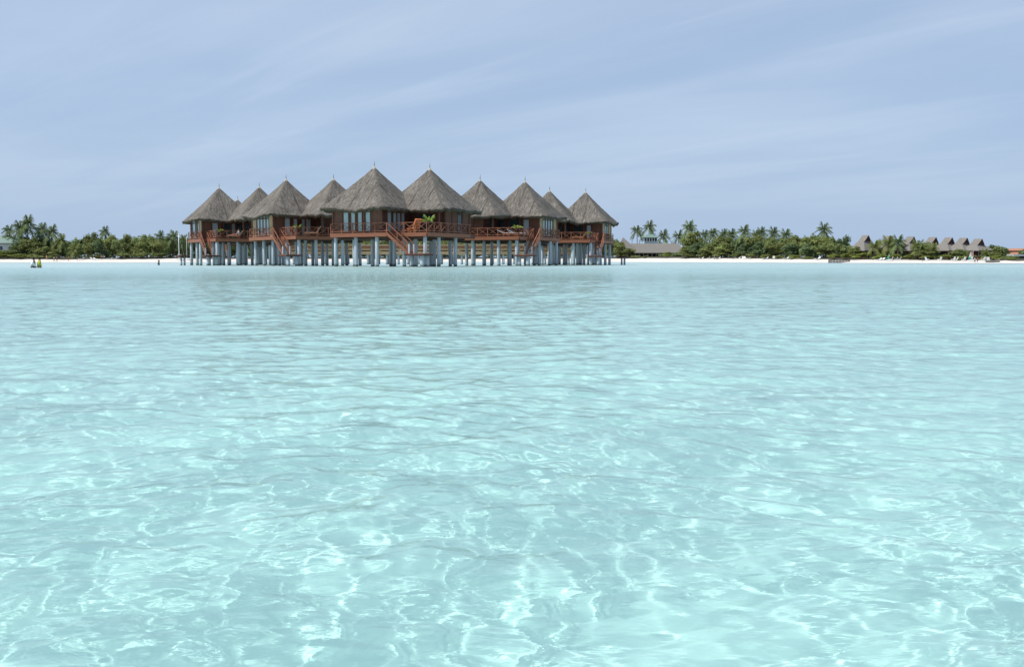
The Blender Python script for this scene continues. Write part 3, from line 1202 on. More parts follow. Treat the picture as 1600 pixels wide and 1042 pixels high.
def hash_seed(kind, var):
    return {'tree': 100, 'bush': 200, 'thin': 300}[kind] + var


def tree(u, vtop, wpx, y, m, label, kind='tree', group=None, var=None, lean=0.0):
    rnd = random.Random(int(u * 17 + vtop * 3 + y))
    x = X_at(u, y)
    g = ground(u, y)
    if kind == 'tree' and 1070 < u < 1320:
        vtop -= 3.0
        wpx *= 1.1
    h = Z_at(vtop, y) - g
    w = wpx / F * y / 2
    root = empty('tree' if kind != 'bush' else 'shrub', (x, y, g - .05), 0, label, 'tree' if kind != 'bush' else 'shrub', group)
    ch = h * (.53 if kind != 'bush' else .56)
    zc = h - ch * .92
    o = link('crown', crown_mesh(kind, var if var is not None else rnd.randrange(4), m), root)
    o.location = (lean, 0, zc)
    o.rotation_euler = (rnd.uniform(-.12, .12), rnd.uniform(-.12, .12), rnd.random() * 6.28)
    o.scale = (w, w, ch)
    if kind != 'bush':
        t = MB()
        r0 = .05 * h * .5
        t.tube([(0, 0, 0), (lean * .3, .1, h * .3), (lean, 0, zc)], [r0, r0 * .7, r0 * .45], 7)
        for i in range(4):
            a = i * 1.7 + rnd.random()
            t.tube([(lean * .3, .1, h * .3), (lean * .6 + math.cos(a) * w * .35, math.sin(a) * w * .35, h * .52), (lean + math.cos(a) * w * .6, math.sin(a) * w * .6, zc + ch * .25)], [r0 * .5, r0 * .32, r0 * .12], 5)
        t.build('trunk', M_TRUNK, root, True)
    else:
        t = MB()
        for i in range(4):
            a = i * 1.6 + rnd.random()
            t.tube([(0, 0, 0), (math.cos(a) * w * .5, math.sin(a) * w * .5, zc)], [.07, .03], 5)
        t.build('stem', M_TRUNK, root)
    return root


FROND = {}


def fronds(m):
    if m.name not in FROND:
        FROND[m.name] = [frond_mesh('frond', 1.0, .55 + .22 * i, R(72 - 26 * i), 40 + i, m, .85) for i in range(5)]
    return FROND[m.name]


def palm(u, vc, y, label, size=4.0, n=17, lean=0.0, m=None, group='coconut palms behind the beach', low=False):
    rnd = random.Random(int(u * 31 + vc))
    if 1085 < u < 1260:
        vc, size = vc + 4.5, size * .92
    elif u < 300 or u < 1085 or u < 1300:
        vc += 2.0
    x = X_at(u, y)
    g = ground(u, y)
    h = Z_at(vc, y) - g
    root = empty('palm_tree', (x - lean, y, g - .05), 0, label, 'palm tree', group)
    pts = [(0, 0, 0), (lean * .25, .1, h * .35), (lean * .6, .1, h * .7), (lean, 0, h)]
    MB().tube(pts, [.24, .17, .15, .13], 7).build('trunk', M_TRUNK, root, True)
    fm = fronds(m or G_PALM)
    n = 19
    wind = R(200)
    for i in range(n):
        o = link('frond', fm[min(4, int(i / n * 5))], root)
        o.location = (lean, 0, h)
        o.rotation_euler = (rnd.uniform(-.15, .15), rnd.uniform(-.12, .12), i * 2.39996 + rnd.uniform(-.25, .25))
        s = size * rnd.uniform(.8, 1.1)
        o.scale = (s, s, s)
    return root


def D2(u):
    return shoreD(u) + 16


ORD = ['first', 'second', 'third', 'fourth', 'fifth', 'sixth', 'seventh', 'eighth', 'ninth', 'tenth', 'eleventh', 'twelfth', 'thirteenth', 'fourteenth', 'fifteenth', 'sixteenth', 'seventeenth', 'eighteenth', 'nineteenth', 'twentieth', 'twenty-first', 'twenty-second', 'twenty-third', 'twenty-fourth', 'twenty-fifth', 'twenty-sixth', 'twenty-seventh', 'twenty-eighth', 'twenty-ninth', 'thirtieth']

# left wood: trees (u, top row, width px, extra distance, tone)
LW = [(6, 391, 30, 4, G_LIGHT), (24, 383, 34, 6, G_MID), (38, 368, 40, 12, G_DARK), (54, 370, 44, 7, G_OLIVE), (71, 369, 34, 16, G_DARK), (76, 384, 36, 4, G_OLIVE), (96, 372, 34, 9, G_MID), (104, 378, 26, 14, G_OLIVE),
      (126, 380, 30, 12, G_DARK), (146, 361, 34, 9, G_OLIVE), (157, 374, 34, 5, G_DARK), (142, 378, 28, 3, G_OLIVE), (178, 366, 36, 9, G_OLIVE), (190, 372, 30, 4, G_MID), (204, 364, 34, 10, G_OLIVE), (222, 370, 36, 5, G_OLIVE),
      (232, 365, 34, 12, G_MID), (247, 373, 38, 4, G_OLIVE), (262, 368, 30, 9, G_MID), (272, 374, 28, 12, G_OLIVE), (296, 371, 30, 14, G_MID), (312, 374, 30, 14, G_OLIVE)]
tones = {G_OLIVE.name: 'olive green', G_DARK.name: 'dark green', G_MID.name: 'mid green', G_LIGHT.name: 'bright green'}
for i, (u, v, w, e, m) in enumerate(sorted(LW, key=lambda t: t[0])):
    size = 'tall' if v < 370 else ('low' if v > 378 else 'rounded')
    tree(u, v, w, D2(u) + e, m, '%s %s tree, %s from the left edge of the left beach wood' % (size, tones[m.name], ORD[i]), group='broadleaf trees of the left beach wood')
RW = [(957, 371, 30, 3, G_MID), (967, 377, 34, 2.5, G_OLIVE), (980, 387, 30, 2, G_OLIVE), (1076, 371, 32, 12, G_OLIVE), (1086, 362, 36, 16, G_OLIVE), (1092, 380, 36, 6, G_DARK), (1074, 386, 34, 3, G_OLIVE),
      (1112, 374, 34, 14, G_MID), (1106, 384, 36, 4, G_OLIVE), (1132, 368, 32, 12, G_OLIVE), (1130, 381, 40, 5, G_OLIVE), (1152, 371, 30, 16, G_DARK), (1160, 383, 34, 5, G_DARK), (1176, 367, 36, 12, G_OLIVE), (1184, 380, 36, 5, G_DARK),
      (1200, 372, 36, 14, G_MID), (1208, 380, 38, 6, G_OLIVE), (1228, 374, 36, 12, G_OLIVE), (1240, 369, 40, 14, G_OLIVE), (1236, 381, 36, 5, G_DARK), (1262, 372, 42, 9, G_OLIVE), (1258, 382, 34, 4, G_DARK), (1284, 371, 36, 12, G_OLIVE), (1282, 384, 34, 5, G_MID),
      (1298, 372, 28, 10, G_MID), (1315, 370, 26, 14, G_DARK), (1310, 384, 30, 6, G_MID), (1334, 384, 28, 6, G_OLIVE), (1372, 372, 20, 9, G_OLIVE), (1438, 377, 40, 5, G_MID), (1445, 390, 40, 3, G_OLIVE), (1492, 388, 44, 3, G_MID),
      (1508, 396, 34, 3, G_OLIVE), (1545, 381, 26, 14, G_DARK), (1560, 384, 32, 12, G_MID), (1552, 392, 34, 5, G_OLIVE), (1576, 399, 30, 4, G_MID), (1598, 388, 20, 16, G_MID)]
for i, (u, v, w, e, m) in enumerate(sorted(RW, key=lambda t: t[0])):
    size = 'tall' if v < 373 else ('low' if v > 381 else 'rounded')
    if i < 30:
        lab = '%s %s tree, %s from the villas along the right beach' % (size, tones[m.name], ORD[i])
    else:
        lab = '%s %s tree, %s from the right edge of the right beach' % (size, tones[m.name], ORD[len(RW) - 1 - i])
    tree(u, v, w, D2(u) + e, m, lab, group='broadleaf trees along the right beach')
# thin airy tree standing over the right wood
tree(1266, 360, 44, D2(1266) + 20, G_MID, 'airy open crowned tree with sky showing through, left of the lone palm', 'thin', var=1)
# trees seen only between the stilts
for u in range(330, 950, 34):
    tree(u + random.uniform(-8, 8), 374 + random.uniform(-4, 4), 52, D2(u) + 10, random.choice((G_OLIVE, G_MID)), 'green tree behind the sand glimpsed between the villa stilts', group='trees behind the villa stilts')
# shrubs at the top of the sand
BU = [(10, 396, 34), (34, 395, 34), (58, 396, 30), (84, 397, 28), (150, 398, 22), (196, 394, 28), (222, 393, 30), (250, 394, 30), (970, 396, 24), (992, 398, 18), (1007, 399, 14), (1041, 392, 16), (1078, 396, 30), (1100, 396, 30), (1126, 393, 30), (1150, 395, 24),
      (1176, 396, 26), (1198, 396, 26), (1216, 398, 20), (1240, 398, 26), (1262, 400, 20), (1300, 396, 22), (1322, 394, 30), (1346, 393, 34), (1372, 396, 30), (1398, 396, 26), (1420, 396, 28), (1446, 397, 28), (1476, 397, 30), (1500, 399, 24), (1537, 400, 10), (1556, 398, 26), (1580, 402, 22)]
for i, (u, v, w) in enumerate(BU):
    m = G_LIGHT if u > 1190 or u < 40 or u in (1041, 1150) else G_OLIVE
    if i < 8:
        lab = 'low %s shrub at the top of the left sand, %s from the left edge' % (tones[m.name], ORD[i])
    else:
        lab = 'low %s shrub at the top of the right sand, %s from the villas' % (tones[m.name], ORD[i - 8])
    tree(u, v, w, D2(u) + 1.2, m, lab, 'bush', group='low shrubs along the top of the sand')

PA = [(18, 359, 16, 3.6, 0, 'palm with ragged crown right of the green roofed house'), (36, 356, 12, 5.0, -.6, 'dense drooping palm in the tall clump at far left'), (48, 349, 13, 5.2, .5, 'tallest palm of the far left clump'),
      (69, 358, 15, 4.6, .3, 'palm leaning right beside the tallest far left palm'), (84, 362, 14, 4.6, 0, 'dark spiky palm at the right end of the far left clump'), (99, 374, 9, 3.8, 0, 'light green short palm right of the far left clump'),
      (120, 388, 3, 3.6, 0, 'young bright palm at the sand with fronds near the ground'), (167, 361, 20, 3.6, 0, 'lone palm crown rising over the middle of the left wood'), (253, 368, 16, 3.4, 0, 'small palm crown in the left wood near the white mast'),
      (274, 369, 8, 4.2, 0, 'palm with bare trunk beside the white mast'), (289, 374, 10, 3.6, .3, 'palm between the two masts at the left end villa'),
      (994, 359, 52, 4.8, -.5, 'palm nearest the villas, left of the turret'), (1013, 354, 52, 5.6, 0, 'tall full palm rising behind the green turret roof'), (1036, 367, 52, 5.0, 0, 'dense dark palm right of the green turret'),
      (1059, 368, 52, 4.8, 0, 'bluish green palm over the right end of the thatched hall'), (1076, 354, 22, 5.0, 0, 'tall palm standing right of the thatched hall'), (1100, 363, 22, 3.8, 0, 'small palm just right of the tall hall palm'),
      (1113, 361, 20, 4.6, 0, 'palm with pale stalk showing over the right wood'), (1130, 362, 22, 4.0, 0, 'narrow upright palm in the right wood'), (1142, 363, 20, 4.6, .3, 'palm next to the narrow upright one in the right wood'),
      (1161, 358, 16, 4.8, 0, 'large spiky palm in the middle of the right wood'), (1179, 364, 20, 3.6, 0, 'small palm right of the large spiky palm'), (1188, 360, 20, 4.0, 0, 'palm with raised thin fronds in the right wood'),
      (1207, 361, 20, 4.6, 0, 'broad palm spreading over the right wood'), (1226, 364, 22, 4.2, 0, 'last palm before the airy tree in the right wood'), (1285, 358, 22, 4.0, 0, 'lone palm right of the airy tree'),
      (1365, 386, 5, 3.6, 0, 'low pale green palm left of the seven bungalow gaps'), (1386, 381, 6, 3.8, 0, 'low yellowish palm before the second gabled bungalow'), (1401, 380, 6, 3.4, 0, 'dark upright palm before the third gabled bungalow'),
      (1432, 386, 4, 3.4, 0, 'low pale green palm before the fourth gabled bungalow'), (1455, 391, 4, 3.0, 0, 'short pale green palm before the fifth gabled bungalow'), (1537, 397, 3, 2.2, 0, 'young palm beside the door of the last bungalow')]
for (u, v, e, s, lean, lab) in PA:
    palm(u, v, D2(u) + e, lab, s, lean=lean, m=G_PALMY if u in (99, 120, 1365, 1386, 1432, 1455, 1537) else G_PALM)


def woodland():
    """the far wood that closes every gap behind the single trees"""
    rng = np.random.default_rng(21)
    vs_, fs = [], []
    TU = [-700, -30, 20, 60, 110, 145, 172, 240, 300, 600, 955, 985, 1068, 1085, 1150, 1240, 1275, 1300, 1330, 1400, 1500, 1550, 1575, 1610, 2300]
    TV = [374, 376, 374, 372, 375, 371, 374, 370, 372, 373, 376, 396, 392, 371, 374, 370, 369, 374, 385, 392, 396, 384, 398, 400, 400]
    TV = [v - 3.5 if (1075 < u < 1320 or u < 310) else v for u, v in zip(TU, TV)]
    u = -600.0
    while u < 2200:
        y = D2(u) + rng.uniform(26, 46)
        if 1322 < u < 1545:
            y += 25
        z = max(2.2, Z_at(float(np.interp(u, TU, TV)), y) + rng.uniform(-.9, .3))
        w = rng.uniform(4, 6.5)
        inner = -60 < u < 1660
        v2, f2 = crown_points(rng, 7, 420 if inner else 120, .11 if inner else .2)
        b = len(vs_)
        x = X_at(u, y)
        g = ground(u, y)
        vs_ += [(x + p[0] * w, y + p[1] * w, g + (z - g) * (.45 + .57 * p[2])) for p in v2]
        fs += [tuple(b + i for i in f) for f in f2]
        u += (9 if inner else 24) * rng.uniform(.7, 1.3)
    # undergrowth between the trunks
    for u in np.arange(-120, 1700, 5.0):
        y = D2(u) + rng.uniform(9, 24)
        if 972 < u < 1075:
            y = D2(u) + rng.uniform(40, 50)
        x, g = X_at(u, y), ground(u, y)
        if 1335 < u < 1600:
            y += 12
        hgt, w = rng.uniform(2.6, 4.6), rng.uniform(1.8, 3.0)
        v2, f2 = crown_points(rng, 6, 130, .15)
        b = len(vs_)
        vs_ += [(x + p[0] * w, y + p[1] * w, g + hgt * (.38 + .6 * p[2])) for p in v2]
        fs += [tuple(b + i for i in f) for f in f2]
    me = bpy.data.meshes.new('woodland')
    me.from_pydata(vs_, [], fs)
    o = link('woodland', me, None, foliage_mat('far_leaves', (.160, .205, .088)))
    tag(o, 'dense green wood closing the view behind the beach trees', None, None, 'stuff')


woodland()


# ------------------------------------------------------------------ buildings on the island
M_GREENROOF = mat('green_roof', (.14, .205, .175), .6, .12, 2)
M_GREYTH = mat('grey_thatch', (.175, .162, .145), .95, .3, 1.6, stretch=(3, 3, 1))
M_GABLE = mat('gable_red', (.10, .035, .028), .8, .2, 3)
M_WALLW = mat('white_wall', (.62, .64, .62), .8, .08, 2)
M_WALLD = mat('hall_dark_wall', (.07, .055, .05), .8, .2, 2)  # dark brown wall colour of the thatched hall
M_TEALW = mat('pale_teal_wall', (.42, .56, .58), .7, .08, 2)


def hip_roof(mb, x0, x1, y0, y1, z0, z1, rx, th=.22):
    yc = (y0 + y1) / 2
    v = [(x0, y0, z0), (x1, y0, z0), (x1, y1, z0), (x0, y1, z0), (x0 + rx, yc, z1), (x1 - rx, yc, z1), (x0, y0, z0 - th), (x1, y0, z0 - th), (x1, y1, z0 - th), (x0, y1, z0 - th)]
    return mb.add(v, [(0, 1, 5, 4), (1, 2, 5), (2, 3, 4, 5), (3, 0, 4), (6, 7, 1, 0), (7, 8, 2, 1), (8, 9, 3, 2), (9, 6, 0, 3), (9, 8, 7, 6)])


def house_green():
    y = D2(5) + 12
    g = ground(5, y)
    x1 = X_at(29, y)
    x0 = x1 - 17
    root = empty('house', ((x0 + x1) / 2, y, g), 0, 'white house with green hipped roof at the far left edge', 'house')
    w = (x1 - x0) / 2
    ze = Z_at(380, y) - g
    zr = Z_at(367.5, y) - g
    MB().box(-w + .9, w - .9, .8, 8, 0, ze - .25).build('wall', M_WALLW, root)
    hip_roof(MB(), -w, w, 0, 9, ze, zr, 4.6).build('roof', M_GREENROOF, root)
    for i in range(5):
        x = -w + 2.2 + i * 3.1
        fr = MB().box(x - .55, x + .55, .74, .797, ze - 2.5, ze - .9).build('window', M_WHITE, root)
        MB().box(x - .45, x + .45, .71, .738, ze - 2.4, ze - 1.0).build('pane', M_GLASS, fr)


def hall():
    y = D2(1022) + 24
    g = ground(1022, y)
    xa, xb = X_at(976, y), X_at(1070.5, y)
    cx = (xa + xb) / 2
    w = (xb - xa) / 2
    root = empty('beach_hall', (cx, y, g), 0, 'long low hall with grey thatched roof behind the right beach', 'hall')
    ze, zr = Z_at(395, y) - g, Z_at(380.5, y) - g
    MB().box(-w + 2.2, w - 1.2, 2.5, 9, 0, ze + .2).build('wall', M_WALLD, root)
    hip_roof(MB(), -w + 1.0, w, 0, 11, ze, zr, 2.2, .3).build('roof', M_GREYTH, root)
    zp = Z_at(370.5, y) - g
    mb = MB()
    mb.add([(-w - 3.0, 1, ze + .25), (-w + 6.5, 1, ze + .25), (-w + 6.5, 12, ze + .25), (-w - 3, 12, ze + .25), (-w - .2, 6.5, zp)], [(0, 1, 4), (1, 2, 4), (2, 3, 4), (3, 0, 4), (3, 2, 1, 0)])
    mb.build('pointed_roof', M_GREYTH, root)
    n = 13
    for i in range(n):
        x = -w + 2.6 + (2 * w - 4.2) * i / (n - 1)
        bar_obj('column', (x, .7, 0), (x, .7, ze - .28), .22, .22, mat('pale_column', (.40, .36, .32), .8), root)
    # turret with green roof behind the ridge
    yt = y + 14
    gt = g
    xt0, xt1 = X_at(1005.5, yt), X_at(1026, yt)
    r2 = empty('turret_house', ((xt0 + xt1) / 2, yt, gt), 0, 'pale teal turret room with green roof and row of windows', 'house')
    tw = (xt1 - xt0) / 2
    z0, z1, z2 = Z_at(371.5, yt) - gt, Z_at(366.2, yt) - gt, Z_at(377.5, yt) - gt
    MB().box(-tw, tw, 0, 5.5, 0, z2).build('wall', M_TEALW, r2)
    hip_roof(MB(), -tw - .7, tw + .7, -.7, 6.2, z0, z1, 2.6, .15).build('roof', M_GREENROOF, r2)
    MB().box(-tw + .05, tw - .05, .05, 5.4, z2 + .003, z0 - .15).build('inner_room', M_GLASS, r2)
    for i in range(6):
        x = -tw + .12 + (2 * tw - .24) * i / 5
        bar_obj('window_post', (x, -.02, z2 + .003), (x, -.02, z0 - .155), .30 if i not in (0, 5) else .22, .12, M_WHITE, r2)
    bar_obj('sill', (-tw - .1, -.08, z2 - .06), (tw + .1, -.08, z2 - .06), .12, .14, M_WHITE, r2)
    ys = y + 12
    xs0, xs1 = X_at(1026, ys), X_at(1046, ys)
    r3 = empty('house', ((xs0 + xs1) / 2, ys, g), 0, 'low green roof showing over the ridge of the thatched hall', 'house')
    sw = (xs1 - xs0) / 2
    hip_roof(MB(), -sw, sw, 0, 6, Z_at(382.5, ys) - g, Z_at(378.3, ys) - g, 2.0, .15).build('roof', M_GREENROOF, r3)
    MB().box(-sw + .5, sw - .5, .5, 5.5, 0, Z_at(382.5, ys) - g - .16).build('wall', M_WALLW, r3)


def bungalow(ua, va, y, idx, label):
    """square hipped skirt with a raised gable on top; the gable faces right, towards the camera's side"""
    g = ground(ua, y)
    k = y / F
    zt = Z_at(va, y) - g
    rz = R(-62)
    root = empty('beach_bungalow', (X_at(ua - 3.0, y), y, g), rz, label, 'bungalow', 'gabled bungalows in a row at the right beach')
    ze = Z_at(391.5, y) - g
    zm = zt - 9.5 * k
    hw, hl = 2.95, 2.9
    # skirt roof
    r = MB()
    gl, gw = 1.0, 1.3
    v = [(-hl, -hw, ze), (hl, -hw, ze), (hl, hw, ze), (-hl, hw, ze), (-gl, -gw, zm), (gl, -gw, zm), (gl, gw, zm), (-gl, gw, zm)]
    r.add(v, [(0, 1, 5, 4), (1, 2, 6, 5), (2, 3, 7, 6), (3, 0, 4, 7)])
    r.add([(x, y_, z - .2) for x, y_, z in v[:4]] + v[:4], [(3, 2, 1, 0), (0, 1, 5, 4), (1, 2, 6, 5), (2, 3, 7, 6), (3, 0, 4, 7)])
    # upper saddle, ridge overhanging the gable
    e = .25
    r.add([(-gl, -gw - .02, zm - .04), (gl + e, -gw - .02, zm - .04), (gl + e + .25, 0, zt), (-gl + .3, 0, zt), (-gl, gw + .02, zm - .04), (gl + e, gw + .02, zm - .04)], [(0, 1, 2, 3), (3, 2, 5, 4), (0, 3, 4)])
    r.build('roof', M_GREYTH, root)
    MB().add([(gl + .02, -gw + .03, zm), (gl + .02, gw - .03, zm), (gl + .02, 0, zt - .12)], [(0, 1, 2)]).add([(gl - .1, -gw + .03, zm), (gl - .1, gw - .03, zm), (gl - .1, 0, zt - .12)], [(2, 1, 0)]).build('gable', M_GABLE, root)
    MB().box(-hl + .7, hl - .7, -hw + .7, hw - .7, 0, ze - .1).build('wall', M_GABLE, root)
    d = MB().box(hl - .698, hl - .64, -.55, .55, 0, min(2.0, ze * .62)).build('door', mat('grey_door', (.5, .5, .48), .7), root)
    MB().box(hl - .638, hl - .60, .38, .46, .9, 1.05).build('handle', M_SPIKE, d)
    for yy in (-1.7, 1.7):
        f = MB().box(hl - .698, hl - .65, yy - .5, yy + .5, 1.0, 2.1).build('window', M_WHITE, root)
        MB().box(hl - .648, hl - .63, yy - .42, yy + .42, 1.08, 2.02).build('pane', M_GLASS, f)
    f = MB().box(-.8, .8, -hw + .65, -hw + .698, .9, 2.1).build('window', M_GABLE, root)
    MB().box(-.7, .7, -hw + .63, -hw + .648, 1.0, 2.0).build('pane', M_GLASS, f)


house_green()
hall()
for i, (ua, va) in enumerate([(1351, 368), (1387, 369), (1421, 370), (1455, 371), (1480, 371.5), (1503, 372), (1526, 373.5)]):
    lab = ['leftmost grey gabled bungalow, widest roof and half hidden by trees', 'second grey gabled bungalow from the left of the row', 'third gabled bungalow behind the dark upright palm', 'middle gabled bungalow of the seven, roof above the dense shrubs',
           'fifth gabled bungalow from the left of the row', 'sixth gabled bungalow, second from the right end of the row', 'rightmost gabled bungalow with dark red wall and grey door'][i]
    bungalow(ua, va, D2(ua) + 11, i, lab)


def far_right():
    y = D2(1585) + 34
    g = ground(1585, y)
    xa = X_at(1571, y)
    root = empty('house', (xa + 9, y, g), 0, 'house with faded orange tiled roof at the right edge', 'house')
    z1, z0 = Z_at(388, y) - g, Z_at(391.5, y) - g
    m = mat('orange_tiles', (.36, .17, .10), .85, .15, 2)
    hip_roof(MB(), -9, 9, 0, 8, z0, z1, 3, .15).build('upper_roof', m, root)
    MB().box(-8.2, 8.2, .8, 7, 0, z0 - .15).build('wall', mat('cream_wall', (.5, .46, .38), .8), root)
    hip_roof(MB(), -9, 9, -2.5, 0.75, Z_at(397.5, y) - g, Z_at(394.5, y) - g, 1, .12).build('lower_roof', m, root)
    for i in range(6):
        x = -7.5 + 3 * i
        bar_obj('column', (x, -2.0, 0), (x, -2.0, Z_at(397.5, y) - g - .12), .25, .25, M_WALLW, root)
    y = D2(1592) + 6
    g = ground(1592, y)
    xa = X_at(1581, y)
    root = empty('beach_shed', (xa + 3, y, g), 0, 'grey open shed with pale flat roof at the right edge', 'shed')
    zt = Z_at(398, y) - g
    MB().box(-3, 3, 0, 3, zt - .32, zt).build('roof', mat('shed_roof', (.52, .56, .60), .6), root)
    MB().box(-2.9, 2.9, 1.5, 2.9, 0, zt - .323).build('wall', mat('shed_wall', (.17, .21, .22), .8, .2), root)
    for x in (-2.7, 0, 2.7):
        bar_obj('post', (x, .2, 0), (x, .2, zt - .323), .14, .14, M_WHITE, root)


far_right()


# ------------------------------------------------------------------ small things on the shore and in the water
def crib():
    y = shoreD(1311) + 1.0
    xa, xb = X_at(1296, y), X_at(1326, y)
    root = empty('timber_crib', ((xa + xb) / 2, y, 0), 0, 'weathered slatted timber crib standing at the water line', 'timber crib')
    w = (xb - xa) / 2
    m = mat('grey_timber', (.16, .14, .115), .9, .3, 3)
    top = Z_at(405.3, y)
    for k in range(14):
        x = -w + 2 * w * k / 13
        bar_obj('plank', (x, 0, -.3), (x, 0, top - random.uniform(0, .08)), .24, .05, m, root)
        bar_obj('plank', (x, 1.2, -.3), (x, 1.2, top - random.uniform(0, .08)), .24, .05, m, root)
    for z in (.22, top - .2):
        bar_obj('rail', (-w, -.06, z), (w, -.06, z), .06, .12, m, root)
        bar_obj('rail', (-w, 1.26, z), (w, 1.26, z), .06, .12, m, root)
    for x in (-w + .02, w - .02):
        bar_obj('end_board', (x, .04, top / 2), (x, 1.16, top / 2), .05, top, m, root)


def mast(u, vt, vb, y, r, lab):
    g = ground(u, y)
    root = empty('sailboat', (X_at(u, y), y, g), 0, lab, 'sailboat', 'beached boats with bare masts')
    zt, zb = Z_at(vt, y) - g, .55
    MB().tube([(0, 0, zb), (0, 0, zt)], [r, r * .6], 8).build('mast', M_WHITE, root, True)
    for s in (-.7, .7):
        MB().tube([(-1.9, s, .25), (-1.2, s, .16), (0, s, .14), (1.4, s, .16), (1.9, s, .3)], [.04, .17, .2, .17, .04], 8).build('hull', M_WHITE, root, True)
    MB().box(-.8, .8, -.55, .55, .36, .40).build('trampoline', mat('net', (.3, .3, .3), .9), root)
    bar_obj('crossbeam', (.85, -.7, .36), (.85, .7, .36), .1, .1, M_WHITE, root)
    bar_obj('crossbeam', (-.85, -.7, .36), (-.85, .7, .36), .1, .1, M_WHITE, root)
    bar_obj('boom', (0, 0, 1.1), (-1.7, 0, 1.15), .07, .07, M_WHITE, root)
    bar_obj('forestay', (.0, 0, zt - .3), (1.8, 0, .4), .02, .02, M_WHITE, root)
    bar_obj('mast_step', (0, 0, .38), (0, 0, .60), .16, .16, M_WHITE, root)


def beach_chair(u, off, lab, rz=0, m=M_WHITE):
    y = shoreD(u) + off
    root = empty('beach_chair', (X_at(u, y), y, ground(u, y)), rz, lab, 'beach chair', 'white chairs on the sand')
    root.scale = (.85, .85, .85)
    MB().box(-.35, .4, -.35, .35, .30, .38).build('seat', m, root)
    MB().bar((-.3, 0, .36), (-.6, 0, 1.15), .7, .07).build('backrest', m, root)
    for x in (-.28, .33):
        for yy in (-.3, .3):
            bar_obj('leg', (x, yy, -.03), (x, yy, .30), .07, .07, m, root)
    for yy in (-.4, .4):
        bar_obj('armrest', (-.4, yy, .62), (.4, yy, .6), .09, .05, m, root)


def beach_lounger(u, off, lab, rz=0, m=M_WHITE):
    y = shoreD(u) + off
    root = empty('beach_lounger', (X_at(u, y), y, ground(u, y)), rz, lab, 'sun lounger', 'white loungers on the sand')
    MB().box(-.95, .35, -.33, .33, .26, .36).build('bed', m, root)
    MB().bar((.33, 0, .31), (.9, 0, .72), .66, .08).build('backrest', m, root)
    for x in (-.8, .25):
        for yy in (-.28, .28):
            bar_obj('leg', (x, yy, -.03), (x, yy, .26), .07, .07, m, root)


def rowboat(u, off, lab):
    y = shoreD(u) + off
    root = empty('rowing_boat', (X_at(u, y), y, ground(u, y) - .05), R(8), lab, 'boat')
    mb = MB()
    n = 12
    L = 1.7
    rings = []
    for i in range(n + 1):
        t = -1 + 2 * i / n
        w = .62 * (1 - abs(t) ** 2.6) + .02
        h = .45 + .18 * t * t
        rings.append([(L * t, -w, h), (L * t, -w * .7, .12), (L * t, 0, .02), (L * t, w * .7, .12), (L * t, w, h), (L * t, w * .86, h - .02), (L * t, 0, .14), (L * t, -w * .86, h - .02)])
    fs = []
    for i in range(n):
        for k in range(8):
            fs.append((i * 8 + k, i * 8 + (k + 1) % 8, (i + 1) * 8 + (k + 1) % 8, (i + 1) * 8 + k))
    mb.add([p for r_ in rings for p in r_], fs)
    mb.build('hull', mat('boat_paint', (.22, .22, .20), .7, .2), root, True)
    for x in (-.7, .2, .9):
        bar_obj('thwart', (x, -.46, .36), (x, .46, .36), .18, .04, M_TEAK, root)


def windsurf(u, off, lab, c1, c2, h=2.4):
    y = shoreD(u) + off
    root = empty('sail_board', (X_at(u, y), y, ground(u, y)), R(10), lab, 'sailboard', 'small sails standing on the sand')
    MB().tube([(-.9, 0, .12), (0, 0, .10), (.9, 0, .14), (1.3, 0, .2)], [.1, .22, .16, .02], 8).build('board', M_WHITE, root, True)
    MB().tube([(0, 0, .28), (.05, 0, h)], [.03, .02], 6).build('mast', M_WHITE, root)
    for (za, zb, m) in ((.5, h * .45, c1), (h * .45, h * .98, c2)):
        s = MB()
        wa, wb = .9 * (1 - za / h) + .06, .9 * (1 - zb / h) + .06
        s.add([(-.04, -.012, za), (-wa, -.012, za), (-wb, -.012, zb), (-.04, -.012, zb), (-.04, .012, za), (-wa, .012, za), (-wb, .012, zb), (-.04, .012, zb)],
              [(0, 1, 2, 3), (7, 6, 5, 4), (0, 4, 5, 1), (1, 5, 6, 2), (2, 6, 7, 3), (3, 7, 4, 0)])
        s.build('sail_panel', m, root)


crib()
mast(281.5, 366, 404, shoreD(281) + 9, .15, 'beached catamaran with tall white mast left of the end villa')
mast(293.5, 371, 402, shoreD(293) + 12, .07, 'beached catamaran with thin mast close to the left end villa')
rowboat(1549, 4, 'small dark rowing boat drawn up on the right sand')
M_GR = mat('green_sail', (.05, .42, .25), .7)
M_RD = mat('pink_sail', (.62, .25, .25), .7)
windsurf(1515, 10, 'green and white sail before the last bungalow', M_GR, M_WHITE, 2.2)
windsurf(1518, 10.6, 'pink and white sail before the last bungalow', M_WHITE, M_RD, 2.4)
windsurf(1387, 9, 'small green sail leaning among the sand chairs', M_GR, M_GR, 1.7)

